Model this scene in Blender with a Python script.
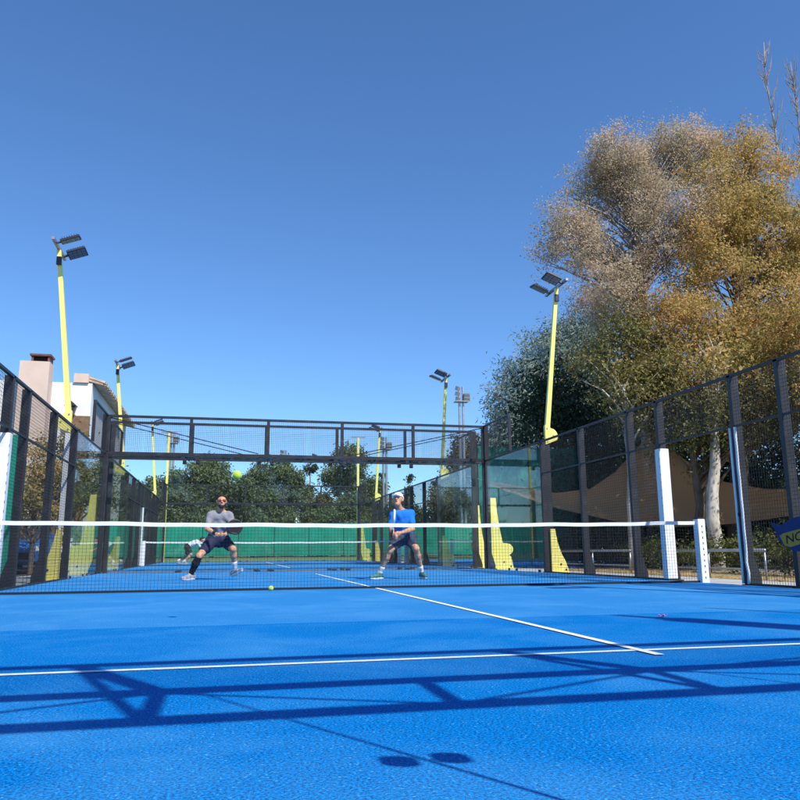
import bpy, bmesh, math, random
import numpy as np
from mathutils import Vector, Matrix

for o in list(bpy.data.objects):
    bpy.data.objects.remove(o)
S = bpy.context.scene
C = S.collection
random.seed(7)
RNG = np.random.default_rng(11)
PI = math.pi
R = math.radians

# ------------------------------------------------------------------ camera
cam_d = bpy.data.cameras.new('camera')
cam = bpy.data.objects.new('camera', cam_d)
C.objects.link(cam)
YAW, PITCH, ROLL = 0.2242, 0.1939, -0.0072
fw = Vector((math.sin(YAW) * math.cos(PITCH), math.cos(YAW) * math.cos(PITCH), math.sin(PITCH)))
rt = Vector((math.cos(YAW), -math.sin(YAW), 0))
up = rt.cross(fw)
r2 = rt * math.cos(ROLL) + up * math.sin(ROLL)
u2 = -rt * math.sin(ROLL) + up * math.cos(ROLL)
m = Matrix.Identity(4)
for i in range(3):
    m[i][0], m[i][1], m[i][2] = r2[i], u2[i], -fw[i]
m.translation = (-2.078, -0.654, 0.506)
cam.matrix_world = m
cam_d.sensor_width = 36.0
cam_d.lens = 36.0 * 767.5 / 800.0
cam_d.clip_start = 0.05
cam_d.clip_end = 2000
S.camera = cam

# ------------------------------------------------------------------ sky and sun
SUN = Vector((0.43, -0.82, 1.0)).normalized()        # towards the sun
elev = math.asin(SUN.z)
azim = math.atan2(SUN.x, SUN.y)                      # from +Y, clockwise
world = bpy.data.worlds.new('World')
S.world = world
world.use_nodes = True
wn = world.node_tree.nodes
bg = wn['Background']
sky = wn.new('ShaderNodeTexSky')
sky.sky_type = 'NISHITA'
sky.sun_disc = False
sky.sun_elevation = elev
sky.sun_rotation = azim
sky.altitude = 100
sky.air_density = 1.0
sky.dust_density = 0.0
sky.ozone_density = 10.0
hsv = wn.new('ShaderNodeHueSaturation')
hsv.inputs['Saturation'].default_value = 1.04
world.node_tree.links.new(sky.outputs[0], hsv.inputs['Color'])
world.node_tree.links.new(hsv.outputs[0], bg.inputs[0])
bg.inputs[1].default_value = 0.15
sun_d = bpy.data.lights.new('sun', 'SUN')
sun_d.energy = 4.6
sun_d.angle = R(0.5)
sun_d.color = (1.0, 0.95, 0.87)
sun = bpy.data.objects.new('sun', sun_d)
C.objects.link(sun)
sun.rotation_euler = SUN.to_track_quat('Z', 'Y').to_euler()
sun.location = (0, -20, 30)
S.view_settings.view_transform = 'Standard'
S.view_settings.look = 'None'
S.view_settings.gamma = 1
S.view_settings.exposure = 0.30
S.cycles.transparent_max_bounces = 24
S.cycles.max_bounces = 8

# ------------------------------------------------------------------ materials
MATS = {}


def nodes_of(name):
    mt = bpy.data.materials.new(name)
    mt.use_nodes = True
    nt = mt.node_tree
    return mt, nt, nt.nodes, nt.links, nt.nodes['Principled BSDF']


def mat(name, col, rough=0.6, metal=0.0, var=0.12, scale=6.0, bump=0.0, bscale=60.0, spec=0.4, dirt=None, dscale=2.0):
    """painted / plain surface with uneven tone, optional dirt stains and fine relief"""
    mt, nt, N, L, b = nodes_of(name)
    tc = N.new('ShaderNodeTexCoord')
    n1 = N.new('ShaderNodeTexNoise')
    n1.inputs['Scale'].default_value = scale
    n1.inputs['Detail'].default_value = 6
    L.new(tc.outputs['Object'], n1.inputs['Vector'])
    ramp = N.new('ShaderNodeMapRange')
    ramp.inputs[1].default_value = 0.3
    ramp.inputs[2].default_value = 0.7
    ramp.inputs[3].default_value = 1 - var
    ramp.inputs[4].default_value = 1 + var
    L.new(n1.outputs['Fac'], ramp.inputs[0])
    mx = N.new('ShaderNodeMix')
    mx.data_type = 'RGBA'
    mx.blend_type = 'MULTIPLY'
    mx.inputs[0].default_value = 1
    mx.inputs[6].default_value = (*col, 1)
    L.new(ramp.outputs[0], mx.inputs[7])
    out = mx.outputs[2]
    if dirt:
        n2 = N.new('ShaderNodeTexNoise')
        n2.inputs['Scale'].default_value = dscale
        n2.inputs['Detail'].default_value = 8
        n2.inputs['Roughness'].default_value = 0.7
        L.new(tc.outputs['Object'], n2.inputs['Vector'])
        r3 = N.new('ShaderNodeMapRange')
        r3.inputs[1].default_value = 0.52
        r3.inputs[2].default_value = 0.72
        r3.inputs[3].default_value = 0
        r3.inputs[4].default_value = 0.75
        L.new(n2.outputs['Fac'], r3.inputs[0])
        m3 = N.new('ShaderNodeMix')
        m3.data_type = 'RGBA'
        L.new(r3.outputs[0], m3.inputs[0])
        L.new(out, m3.inputs[6])
        m3.inputs[7].default_value = (*dirt, 1)
        out = m3.outputs[2]
    L.new(out, b.inputs['Base Color'])
    b.inputs['Roughness'].default_value = rough
    b.inputs['Metallic'].default_value = metal
    b.inputs['Specular IOR Level'].default_value = spec
    if bump:
        n4 = N.new('ShaderNodeTexNoise')
        n4.inputs['Scale'].default_value = bscale
        n4.inputs['Detail'].default_value = 5
        L.new(tc.outputs['Object'], n4.inputs['Vector'])
        bp = N.new('ShaderNodeBump')
        bp.inputs['Strength'].default_value = bump
        bp.inputs['Distance'].default_value = 0.02
        L.new(n4.outputs['Fac'], bp.inputs['Height'])
        L.new(bp.outputs[0], b.inputs['Normal'])
    MATS[name] = mt
    return mt


def turf_mat():
    mt, nt, N, L, b = nodes_of('turf')
    tc = N.new('ShaderNodeTexCoord')
    # fibre speckle
    n1 = N.new('ShaderNodeTexNoise')
    n1.inputs['Scale'].default_value = 120
    n1.inputs['Detail'].default_value = 2
    n1.inputs['Roughness'].default_value = 0.75
    L.new(tc.outputs['Object'], n1.inputs['Vector'])
    cr = N.new('ShaderNodeValToRGB')
    cr.color_ramp.elements[0].position = 0.38
    cr.color_ramp.elements[0].color = (0.0002, 0.050, 0.21, 1)
    cr.color_ramp.elements[1].position = 0.62
    cr.color_ramp.elements[1].color = (0.0008, 0.25, 0.70, 1)
    L.new(n1.outputs['Fac'], cr.inputs[0])
    # sand patches brushed into the pile
    n2 = N.new('ShaderNodeTexNoise')
    n2.inputs['Scale'].default_value = 0.9
    n2.inputs['Detail'].default_value = 7
    n2.inputs['Roughness'].default_value = 0.62
    n2.inputs['Distortion'].default_value = 0.5
    L.new(tc.outputs['Object'], n2.inputs['Vector'])
    r2_ = N.new('ShaderNodeMapRange')
    r2_.inputs[1].default_value = 0.45
    r2_.inputs[2].default_value = 0.75
    r2_.inputs[3].default_value = 0.0
    r2_.inputs[4].default_value = 0.30
    L.new(n2.outputs['Fac'], r2_.inputs[0])
    # beyond a seam across the court the turf is mixed paler
    sp = N.new('ShaderNodeSeparateXYZ')
    L.new(tc.outputs['Object'], sp.inputs[0])
    gt = N.new('ShaderNodeMath')
    gt.operation = 'GREATER_THAN'
    gt.inputs[1].default_value = 5.1
    L.new(sp.outputs['Y'], gt.inputs[0])
    ml = N.new('ShaderNodeMath')
    ml.operation = 'MULTIPLY_ADD'
    ml.inputs[1].default_value = 0.20
    L.new(gt.outputs[0], ml.inputs[0])
    L.new(r2_.outputs[0], ml.inputs[2])
    mx = N.new('ShaderNodeMix')
    mx.data_type = 'RGBA'
    L.new(ml.outputs[0], mx.inputs[0])
    L.new(cr.outputs[0], mx.inputs[6])
    mx.inputs[7].default_value = (0.12, 0.40, 0.68, 1)
    # single pale sand grains
    v = N.new('ShaderNodeTexVoronoi')
    v.inputs['Scale'].default_value = 42
    L.new(tc.outputs['Object'], v.inputs['Vector'])
    lt = N.new('ShaderNodeMapRange')
    lt.inputs[1].default_value = 0.05
    lt.inputs[2].default_value = 0.17
    lt.inputs[3].default_value = 0.75
    lt.inputs[4].default_value = 0.0
    L.new(v.outputs['Distance'], lt.inputs[0])
    m2 = N.new('ShaderNodeMix')
    m2.data_type = 'RGBA'
    L.new(lt.outputs[0], m2.inputs[0])
    L.new(mx.outputs[2], m2.inputs[6])
    m2.inputs[7].default_value = (0.16, 0.48, 0.85, 1)
    L.new(m2.outputs[2], b.inputs['Base Color'])
    b.inputs['Roughness'].default_value = 0.75
    b.inputs['Specular IOR Level'].default_value = 0.06
    bp = N.new('ShaderNodeBump')
    bp.inputs['Strength'].default_value = 0.35
    bp.inputs['Distance'].default_value = 0.008
    L.new(n1.outputs['Fac'], bp.inputs['Height'])
    L.new(bp.outputs[0], b.inputs['Normal'])
    MATS['turf'] = mt


def leaf_mat(name, cols, trans=0.35, clump=0.35):
    """leaves: colour differs from leaf to leaf and from bough to bough"""
    mt, nt, N, L, b = nodes_of(name)
    g = N.new('ShaderNodeNewGeometry')
    tc = N.new('ShaderNodeTexCoord')
    n = N.new('ShaderNodeTexNoise')
    n.inputs['Scale'].default_value = clump
    n.inputs['Detail'].default_value = 3
    L.new(tc.outputs['Object'], n.inputs['Vector'])
    ad = N.new('ShaderNodeMath')
    ad.operation = 'MULTIPLY_ADD'
    ad.inputs[1].default_value = 0.45
    L.new(g.outputs['Random Per Island'], ad.inputs[0])
    sc = N.new('ShaderNodeMapRange')
    sc.inputs[1].default_value = 0.3
    sc.inputs[2].default_value = 0.7
    sc.inputs[3].default_value = 0.0
    sc.inputs[4].default_value = 0.55
    L.new(n.outputs['Fac'], sc.inputs[0])
    L.new(sc.outputs[0], ad.inputs[2])
    cr = N.new('ShaderNodeValToRGB')
    k = len(cols)
    while len(cr.color_ramp.elements) < k:
        cr.color_ramp.elements.new(0.5)
    for i, c in enumerate(cols):
        cr.color_ramp.elements[i].position = i / (k - 1)
        cr.color_ramp.elements[i].color = (*c, 1)
    L.new(ad.outputs[0], cr.inputs[0])
    L.new(cr.outputs[0], b.inputs['Base Color'])
    b.inputs['Roughness'].default_value = 0.55
    b.inputs['Specular IOR Level'].default_value = 0.3
    tr = N.new('ShaderNodeBsdfTranslucent')
    L.new(cr.outputs[0], tr.inputs[0])
    ms = N.new('ShaderNodeMixShader')
    ms.inputs[0].default_value = trans
    L.new(b.outputs[0], ms.inputs[1])
    L.new(tr.outputs[0], ms.inputs[2])
    L.new(ms.outputs[0], N['Material Output'].inputs[0])
    MATS[name] = mt


def glass_mat(name, tint, ior=1.5, haze=0.03):
    """toughened court glass: mostly clear, fresnel reflection, a thin film of dust"""
    mt, nt, N, L, b = nodes_of(name)
    N.remove(b)
    t = N.new('ShaderNodeBsdfTransparent')
    t.inputs[0].default_value = (*tint, 1)
    gl = N.new('ShaderNodeBsdfGlossy')
    gl.inputs['Roughness'].default_value = 0.02
    fr = N.new('ShaderNodeFresnel')
    ge = N.new('ShaderNodeNewGeometry')
    io = N.new('ShaderNodeMapRange')      # same reflectance on the entering and the leaving face of the sheet
    io.inputs[3].default_value = ior
    io.inputs[4].default_value = 1 / ior
    L.new(ge.outputs['Backfacing'], io.inputs[0])
    L.new(io.outputs[0], fr.inputs[0])
    df = N.new('ShaderNodeBsdfDiffuse')
    df.inputs[0].default_value = (0.5, 0.5, 0.48, 1)
    tc = N.new('ShaderNodeTexCoord')
    n = N.new('ShaderNodeTexNoise')
    n.inputs['Scale'].default_value = 3
    n.inputs['Detail'].default_value = 6
    L.new(tc.outputs['Object'], n.inputs['Vector'])
    r = N.new('ShaderNodeMapRange')
    r.inputs[1].default_value = 0.35
    r.inputs[2].default_value = 0.8
    r.inputs[3].default_value = haze * 0.3
    r.inputs[4].default_value = haze * 2
    L.new(n.outputs['Fac'], r.inputs[0])
    m1 = N.new('ShaderNodeMixShader')
    L.new(r.outputs[0], m1.inputs[0])
    L.new(t.outputs[0], m1.inputs[1])
    L.new(df.outputs[0], m1.inputs[2])
    m2 = N.new('ShaderNodeMixShader')
    L.new(fr.outputs[0], m2.inputs[0])
    L.new(m1.outputs[0], m2.inputs[1])
    L.new(gl.outputs[0], m2.inputs[2])
    L.new(m2.outputs[0], N['Material Output'].inputs[0])
    MATS[name] = mt


def bark_mat(name, c1, c2, scale=5):
    mt, nt, N, L, b = nodes_of(name)
    tc = N.new('ShaderNodeTexCoord')
    mp = N.new('ShaderNodeMapping')
    mp.inputs['Scale'].default_value = (1, 1, 0.35)
    L.new(tc.outputs['Object'], mp.inputs[0])
    n = N.new('ShaderNodeTexNoise')
    n.inputs['Scale'].default_value = scale
    n.inputs['Detail'].default_value = 8
    n.inputs['Roughness'].default_value = 0.65
    L.new(mp.outputs[0], n.inputs['Vector'])
    cr = N.new('ShaderNodeValToRGB')
    cr.color_ramp.elements[0].position = 0.38
    cr.color_ramp.elements[0].color = (*c1, 1)
    cr.color_ramp.elements[1].position = 0.6
    cr.color_ramp.elements[1].color = (*c2, 1)
    L.new(n.outputs['Fac'], cr.inputs[0])
    L.new(cr.outputs[0], b.inputs['Base Color'])
    b.inputs['Roughness'].default_value = 0.85
    bp = N.new('ShaderNodeBump')
    bp.inputs['Strength'].default_value = 0.5
    bp.inputs['Distance'].default_value = 0.02
    L.new(n.outputs['Fac'], bp.inputs['Height'])
    L.new(bp.outputs[0], b.inputs['Normal'])
    MATS[name] = mt


turf_mat()
mat('line_paint', (0.80, 0.81, 0.82), 0.8, var=0.08, scale=30, bump=0.3, bscale=120)
mat('black_steel', (0.022, 0.022, 0.026), 0.45, var=0.3, scale=4, dirt=(0.07, 0.07, 0.07), dscale=3)
mat('wire', (0.016, 0.016, 0.018), 0.5)
mat('yellow_paint', (0.90, 0.80, 0.20), 0.42, var=0.05, scale=3, dirt=(0.74, 0.66, 0.24), dscale=2.5)
mat('white_pad', (0.78, 0.78, 0.77), 0.6, var=0.05, scale=5, dirt=(0.55, 0.54, 0.52), dscale=4, bump=0.15, bscale=12)
mat('net_cord', (0.012, 0.012, 0.014), 0.8)
mat('white_tape', (0.76, 0.76, 0.74), 0.7, var=0.08, scale=9, dirt=(0.58, 0.58, 0.57), dscale=5)
mat('galvanised', (0.42, 0.43, 0.44), 0.4, metal=0.7, var=0.15)
mat('ground_dry', (0.20, 0.17, 0.12), 0.95, var=0.35, scale=0.8, dirt=(0.11, 0.10, 0.05), dscale=0.4, bump=0.5, bscale=15)
mat('concrete', (0.42, 0.42, 0.40), 0.9, var=0.12, scale=2.0, dirt=(0.28, 0.27, 0.25), dscale=1.2, bump=0.3, bscale=40)
mat('straw_dirt', (0.36, 0.27, 0.15), 0.95, var=0.35, scale=5, dirt=(0.16, 0.12, 0.06), dscale=3, bump=0.6, bscale=30)
mat('tennis_green', (0.13, 0.20, 0.07), 0.9, var=0.15, scale=0.5)
mat('base_grey', (0.13, 0.14, 0.17), 0.8, var=0.2)
mat('asphalt', (0.06, 0.06, 0.06), 0.9, var=0.2, scale=8)
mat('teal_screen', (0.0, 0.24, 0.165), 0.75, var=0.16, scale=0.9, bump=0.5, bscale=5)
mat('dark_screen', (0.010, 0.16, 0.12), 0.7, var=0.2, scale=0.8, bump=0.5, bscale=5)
mat('lamp_housing', (0.035, 0.04, 0.05), 0.45, var=0.15)
mat('lamp_lens', (0.16, 0.18, 0.22), 0.2, var=0.2, scale=40)
mat('white_render', (0.76, 0.75, 0.73), 0.9, var=0.05, scale=1.2, dirt=(0.62, 0.60, 0.57), dscale=0.6, bump=0.15, bscale=60)
mat('pink_render', (0.66, 0.51, 0.41), 0.9, var=0.07, scale=1.5, bump=0.2, bscale=40)
mat('brown_stone', (0.20, 0.12, 0.07), 0.9, var=0.25, scale=6, bump=0.4, bscale=14)
mat('roof_tile', (0.45, 0.34, 0.25), 0.9, var=0.35, scale=3, dirt=(0.42, 0.36, 0.28), dscale=4)
mat('rust_cap', (0.17, 0.075, 0.05), 0.8, var=0.3)
mat('dark_void', (0.015, 0.014, 0.013), 0.9)
mat('skin', (0.58, 0.29, 0.17), 0.5, var=0.08, scale=12, spec=0.4)
mat('skin_pale', (0.56, 0.33, 0.23), 0.5, var=0.08, scale=12)
mat('hair_dark', (0.025, 0.016, 0.012), 0.6, var=0.3, scale=60, bump=0.6, bscale=120)
mat('shirt_grey', (0.24, 0.24, 0.26), 0.9, var=0.14, scale=60, bump=0.3, bscale=20)
mat('shirt_blue', (0.006, 0.16, 0.56), 0.85, var=0.08, scale=30, bump=0.3, bscale=20)
mat('shorts_navy', (0.018, 0.024, 0.065), 0.8, var=0.15, scale=20, bump=0.3, bscale=20)
mat('shorts_slate', (0.035, 0.050, 0.085), 0.8, var=0.15, scale=20, bump=0.3, bscale=20)
mat('black_cloth', (0.014, 0.014, 0.017), 0.85, var=0.2)
mat('white_cloth', (0.78, 0.78, 0.78), 0.85, var=0.05, bump=0.2, bscale=20)
mat('shoe_grey', (0.30, 0.31, 0.35), 0.6, var=0.3, scale=25)
mat('shoe_teal', (0.03, 0.16, 0.18), 0.6, var=0.4, scale=25, dirt=(0.25, 0.35, 0.08), dscale=18)
mat('sole', (0.70, 0.70, 0.70), 0.7)
mat('sole_dark', (0.03, 0.03, 0.05), 0.7)
mat('lens_red', (0.30, 0.045, 0.03), 0.12, var=0.1, spec=0.9)
mat('eye_dark', (0.02, 0.015, 0.012), 0.25)
mat('lip', (0.36, 0.12, 0.10), 0.5)
mat('racket_black', (0.02, 0.018, 0.02), 0.4, var=0.3, scale=9, dirt=(0.12, 0.02, 0.02), dscale=6)
mat('racket_white', (0.75, 0.75, 0.76), 0.4, var=0.05)
mat('ball_felt', (0.55, 0.78, 0.06), 0.95, var=0.12, scale=80, bump=0.6, bscale=200)
mat('car_blue', (0.03, 0.12, 0.34), 0.25, var=0.03, spec=0.6)
mat('car_white', (0.72, 0.73, 0.74), 0.25, var=0.03, spec=0.6)
mat('car_glass', (0.03, 0.04, 0.05), 0.06, var=0.02, spec=0.8)
mat('tyre', (0.02, 0.02, 0.02), 0.85)
mat('head_lamp', (0.6, 0.62, 0.65), 0.1)
mat('sign_blue', (0.004, 0.024, 0.13), 0.5, var=0.12, scale=15)
mat('sign_yellow', (0.46, 0.27, 0.035), 0.5, var=0.08)
mat('play_blue', (0.02, 0.20, 0.42), 0.4)
mat('petal_pink', (0.70, 0.16, 0.30), 0.6)
mat('play_red', (0.30, 0.02, 0.02), 0.45)
glass_mat('court_glass', (0.965, 0.985, 0.98), 1.30, 0.006)
leaf_mat('leaf_gold', [(0.13, 0.15, 0.045), (0.31, 0.26, 0.075), (0.54, 0.39, 0.13), (0.72, 0.47, 0.18), (0.66, 0.35, 0.19)], 0.45, 0.8)
leaf_mat('leaf_hazed', [(0.24, 0.23, 0.11), (0.46, 0.39, 0.25), (0.66, 0.52, 0.37), (0.74, 0.50, 0.35)], 0.45, 0.7)  # milky haze reflected in the near glass is put into this leaf colour
leaf_mat('leaf_olive', [(0.07, 0.085, 0.025), (0.14, 0.14, 0.04), (0.25, 0.21, 0.065), (0.36, 0.26, 0.09)], 0.3, 0.4)
leaf_mat('leaf_green', [(0.07, 0.105, 0.05), (0.115, 0.155, 0.07), (0.17, 0.20, 0.09), (0.24, 0.235, 0.11)], 0.3, 0.2)
leaf_mat('leaf_dark', [(0.020, 0.036, 0.016), (0.035, 0.06, 0.026), (0.06, 0.085, 0.038), (0.09, 0.11, 0.055)], 0.25, 0.25)
leaf_mat('leaf_pine', [(0.11, 0.16, 0.14), (0.17, 0.23, 0.20), (0.25, 0.31, 0.26), (0.34, 0.37, 0.29)], 0.2, 0.3)  # bluish haze and glass tint are painted into the needle colour
leaf_mat('leaf_hedge', [(0.025, 0.05, 0.012), (0.06, 0.085, 0.02), (0.13, 0.14, 0.03), (0.24, 0.18, 0.05)], 0.25, 1.2)
bark_mat('bark_pale', (0.30, 0.26, 0.20), (0.62, 0.56, 0.47), 4)
bark_mat('bark_brown', (0.07, 0.05, 0.035), (0.17, 0.125, 0.085), 6)
bark_mat('bark_grey', (0.18, 0.15, 0.13), (0.36, 0.32, 0.28), 6)

# ------------------------------------------------------------------ mesh helpers


class MB:
    def __init__(s):
        s.v = []
        s.f = []

    def poly(s, vs, fs):
        b = len(s.v)
        s.v += [tuple(p) for p in vs]
        s.f += [tuple(i + b for i in f) for f in fs]
        return s

    def box(s, a, b, bev=0.0):
        (x0, y0, z0), (x1, y1, z1) = a, b
        if x0 > x1: x0, x1 = x1, x0
        if y0 > y1: y0, y1 = y1, y0
        if z0 > z1: z0, z1 = z1, z0
        if bev <= 0:
            return s.poly([(x0, y0, z0), (x1, y0, z0), (x1, y1, z0), (x0, y1, z0), (x0, y0, z1), (x1, y0, z1), (x1, y1, z1), (x0, y1, z1)],
                          [(3, 2, 1, 0), (4, 5, 6, 7), (0, 1, 5, 4), (1, 2, 6, 5), (2, 3, 7, 6), (3, 0, 4, 7)])
        bm = bmesh.new()
        bmesh.ops.create_cube(bm, size=1)
        for v in bm.verts:
            v.co = Vector(((x0 + x1) / 2 + v.co.x * (x1 - x0), (y0 + y1) / 2 + v.co.y * (y1 - y0), (z0 + z1) / 2 + v.co.z * (z1 - z0)))
        bmesh.ops.bevel(bm, geom=bm.edges[:], offset=bev, segments=2, affect='EDGES', profile=0.6)
        bm.verts.index_update()
        s.poly([v.co[:] for v in bm.verts], [[v.index for v in f.verts] for f in bm.faces])
        bm.free()
        return s

    def bar(s, a, b, w, h=None, upv=(0, 0, 1)):
        """square bar from a to b"""
        h = h or w
        a, b = Vector(a), Vector(b)
        d = (b - a).normalized()
        u = Vector(upv)
        if abs(d.dot(u)) > 0.99:
            u = Vector((0, 1, 0))
        x = d.cross(u).normalized() * (w / 2)
        y = x.cross(d).normalized() * (h / 2)
        vs = [a - x - y, a + x - y, a + x + y, a - x + y, b - x - y, b + x - y, b + x + y, b - x + y]
        return s.poly(vs, [(0, 1, 2, 3), (7, 6, 5, 4), (0, 4, 5, 1), (1, 5, 6, 2), (2, 6, 7, 3), (3, 7, 4, 0)])

    def tube(s, pts, rs, n=8, caps=True):
        pts = [Vector(p) for p in pts]
        if not isinstance(rs, (list, tuple)):
            rs = [rs] * len(pts)
        b0 = len(s.v)
        ref = Vector((0.3, 0.9, 0.2)).normalized()
        for i, p in enumerate(pts):
            d = (pts[min(i + 1, len(pts) - 1)] - pts[max(i - 1, 0)]).normalized()
            x = d.cross(ref)
            if x.length < 0.05:
                x = d.cross(Vector((1, 0, 0)))
            x.normalize()
            y = d.cross(x)
            for k in range(n):
                a = 2 * PI * k / n
                s.v.append(tuple(p + (x * math.cos(a) + y * math.sin(a)) * rs[i]))
        for i in range(len(pts) - 1):
            for k in range(n):
                a = b0 + i * n + k
                c = b0 + i * n + (k + 1) % n
                s.f.append((a, c, c + n, a + n))
        if caps:
            s.f.append(tuple(b0 + k for k in range(n))[::-1])
            s.f.append(tuple(b0 + (len(pts) - 1) * n + k for k in range(n)))
        return s

    def prism(s, outline, plane, a, b):
        """outline in 2D extruded; plane 'xz' -> along y, 'yz' -> along x, 'xy' -> along z"""
        n = len(outline)

        def P(p, t):
            return {'xz': (p[0], t, p[1]), 'yz': (t, p[0], p[1]), 'xy': (p[0], p[1], t)}[plane]
        vs = [P(p, a) for p in outline] + [P(p, b) for p in outline]
        fs = [tuple(range(n)), tuple(range(2 * n - 1, n - 1, -1))]
        fs += [(i, i + n, (i + 1) % n + n, (i + 1) % n) for i in range(n)]
        return s.poly(vs, fs)

    def mesh(s, name, smooth=False):
        me = bpy.data.meshes.new(name)
        me.from_pydata(s.v, [], s.f)
        bm = bmesh.new()
        bm.from_mesh(me)
        bmesh.ops.recalc_face_normals(bm, faces=bm.faces[:])
        bm.to_mesh(me)
        bm.free()
        if smooth:
            me.polygons.foreach_set('use_smooth', [True] * len(me.polygons))
        return me

    def build(s, name, material, parent=None, smooth=False):
        return link(name, s.mesh(name, smooth), material, parent)


def link(name, me, material=None, parent=None):
    if material and not me.materials:
        me.materials.append(MATS[material])
    o = bpy.data.objects.new(name, me)
    C.objects.link(o)
    if parent:
        o.parent = parent
    return o


def tag(o, label, cat, group=None):
    o['label'] = label
    o['category'] = cat
    if group:
        o['group'] = group
    return o


def thing(name, label, cat, loc=(0, 0, 0), rz=0, group=None):
    o = bpy.data.objects.new(name, None)
    o.empty_display_size = 0.2
    C.objects.link(o)
    o.location = loc
    o.rotation_euler = (0, 0, rz)
    return tag(o, label, cat, group)


def structure(o):
    o['kind'] = 'structure'
    return o


def quads_mesh(name, verts, nq, smooth=False):
    """verts: (nq*4,3) array of separate quads"""
    me = bpy.data.meshes.new(name)
    me.vertices.add(nq * 4)
    me.vertices.foreach_set('co', verts.astype(np.float32).ravel())
    me.loops.add(nq * 4)
    me.loops.foreach_set('vertex_index', np.arange(nq * 4, dtype=np.int32))
    me.polygons.add(nq)
    me.polygons.foreach_set('loop_start', np.arange(0, nq * 4, 4, dtype=np.int32))
    me.polygons.foreach_set('loop_total', np.full(nq, 4, dtype=np.int32))
    me.update()
    me.validate()
    return me


def sheet(name, x0, x1, y0, y1, z, material, parent=None):
    return MB().poly([(x0, y0, z), (x1, y0, z), (x1, y1, z), (x0, y1, z)], [(0, 1, 2, 3)]).build(name, material, parent)


# ------------------------------------------------------------------ ground
structure(sheet('ground', -500, 500, -300, 900, -0.05, 'ground_dry'))
structure(sheet('path', -60, 60, -14, 0.0, -0.02, 'concrete'))
structure(sheet('path', 5.22, 6.55, 0.0, 44, -0.02, 'concrete'))
structure(sheet('path', -6.6, -5.22, 0.0, 44, -0.02, 'concrete'))
structure(sheet('path', -5.22, 5.22, 19.9, 21.1, -0.02, 'concrete'))
structure(sheet('dirt_strip', 6.55, 9.2, -2, 21.5, -0.03, 'straw_dirt'))
structure(sheet('car_park', -40, -8.2, 10, 60, -0.03, 'asphalt'))
structure(sheet('tennis_court', -16, 24, 41.6, 71.5, -0.012, 'tennis_green'))

W = 5.06


def court(x0, y0, parent_label=None):
    """blue turf playing floor with its painted lines; net line at y0+10"""
    b = MB().box((x0 - W, y0, -0.2), (x0 + W, y0 + 20, 0.0))
    o = structure(b.build('court_floor', 'turf'))
    lw = 0.05
    for yy in (3.05, 16.95):
        sheet('service_line', x0 - 5.0, x0 + 5.0, y0 + yy - lw / 2, y0 + yy + lw / 2, 0.003, 'line_paint', o)
    # the centre line is laid over the service lines, in one piece, running 20 cm past each
    sheet('centre_line', x0 - lw / 2, x0 + lw / 2, y0 + 2.85, y0 + 17.15, 0.0055, 'line_paint', o)
    return o


court(0, 0)
court(0, 21)
court(12.4, 21)

# ------------------------------------------------------------------ fences
CACHE = {}


def wires(y0, y1, z0, z1, pitch=0.05, th=0.0035):
    """welded square mesh in the plane x=0"""
    key = ('w', round(y1 - y0, 3), round(z1 - z0, 3), pitch, th)
    if key not in CACHE:
        b = MB()
        ly, lz = y1 - y0, z1 - z0
        n = max(1, round(ly / pitch))
        for i in range(1, n):
            y = ly * i / n
            b.bar((0, y, 0), (0, y, lz), th)
        n = max(1, round(lz / pitch))
        for i in range(1, n):
            z = lz * i / n
            b.bar((th, 0, z), (th, ly, z), th)
        me = b.mesh('wire_mesh')
        me.materials.append(MATS['wire'])
        CACHE[key] = me
    return CACHE[key]


def add_wires(parent, x, y0, y1, z0, z1, pitch=0.05, th=0.0035):
    o = link('wire_mesh', wires(y0, y1, z0, z1, pitch, th), None, parent)
    o.location = (x, y0, z0)
    o['kind'] = 'stuff'
    return o


def cached_box(key, a, b, material, name, bev=0.0):
    k = (key, material)
    if k not in CACHE:
        me = MB().box(a, b, bev).mesh(name)
        me.materials.append(MATS[material])
        CACHE[k] = me
    return CACHE[k]


def post(parent, sx, y, h, name='post'):
    key = ('post', sx, h)
    if key not in CACHE:
        b = MB()
        x0, x1 = (0.0, 0.13) if sx > 0 else (-0.13, 0.0)
        b.box((x0, -0.04, -0.05), (x1, 0.04, h), 0.006)
        # welded foot with gusset
        b.prism([(x0 if sx < 0 else x1, 0.012), (x0 - 0.10 if sx < 0 else x1 + 0.10, 0.012), (x0 - 0.10 if sx < 0 else x1 + 0.10, 0.10), (x0 if sx < 0 else x1, 0.42)], 'xz', -0.03, 0.03)
        b.box((x0 - (0.12 if sx < 0 else 0.01), -0.09, -0.018), (x1 + (0.01 if sx < 0 else 0.12), 0.09, 0.010))
        me = b.mesh('post')
        me.materials.append(MATS['black_steel'])
        CACHE[key] = me
    o = link(name, CACHE[key], None, parent)
    o.location = (0, y, 0)
    return o


def glass_pane(parent, a, b):
    return MB().box(a, b).build('glass_pane', 'court_glass', parent)


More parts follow.
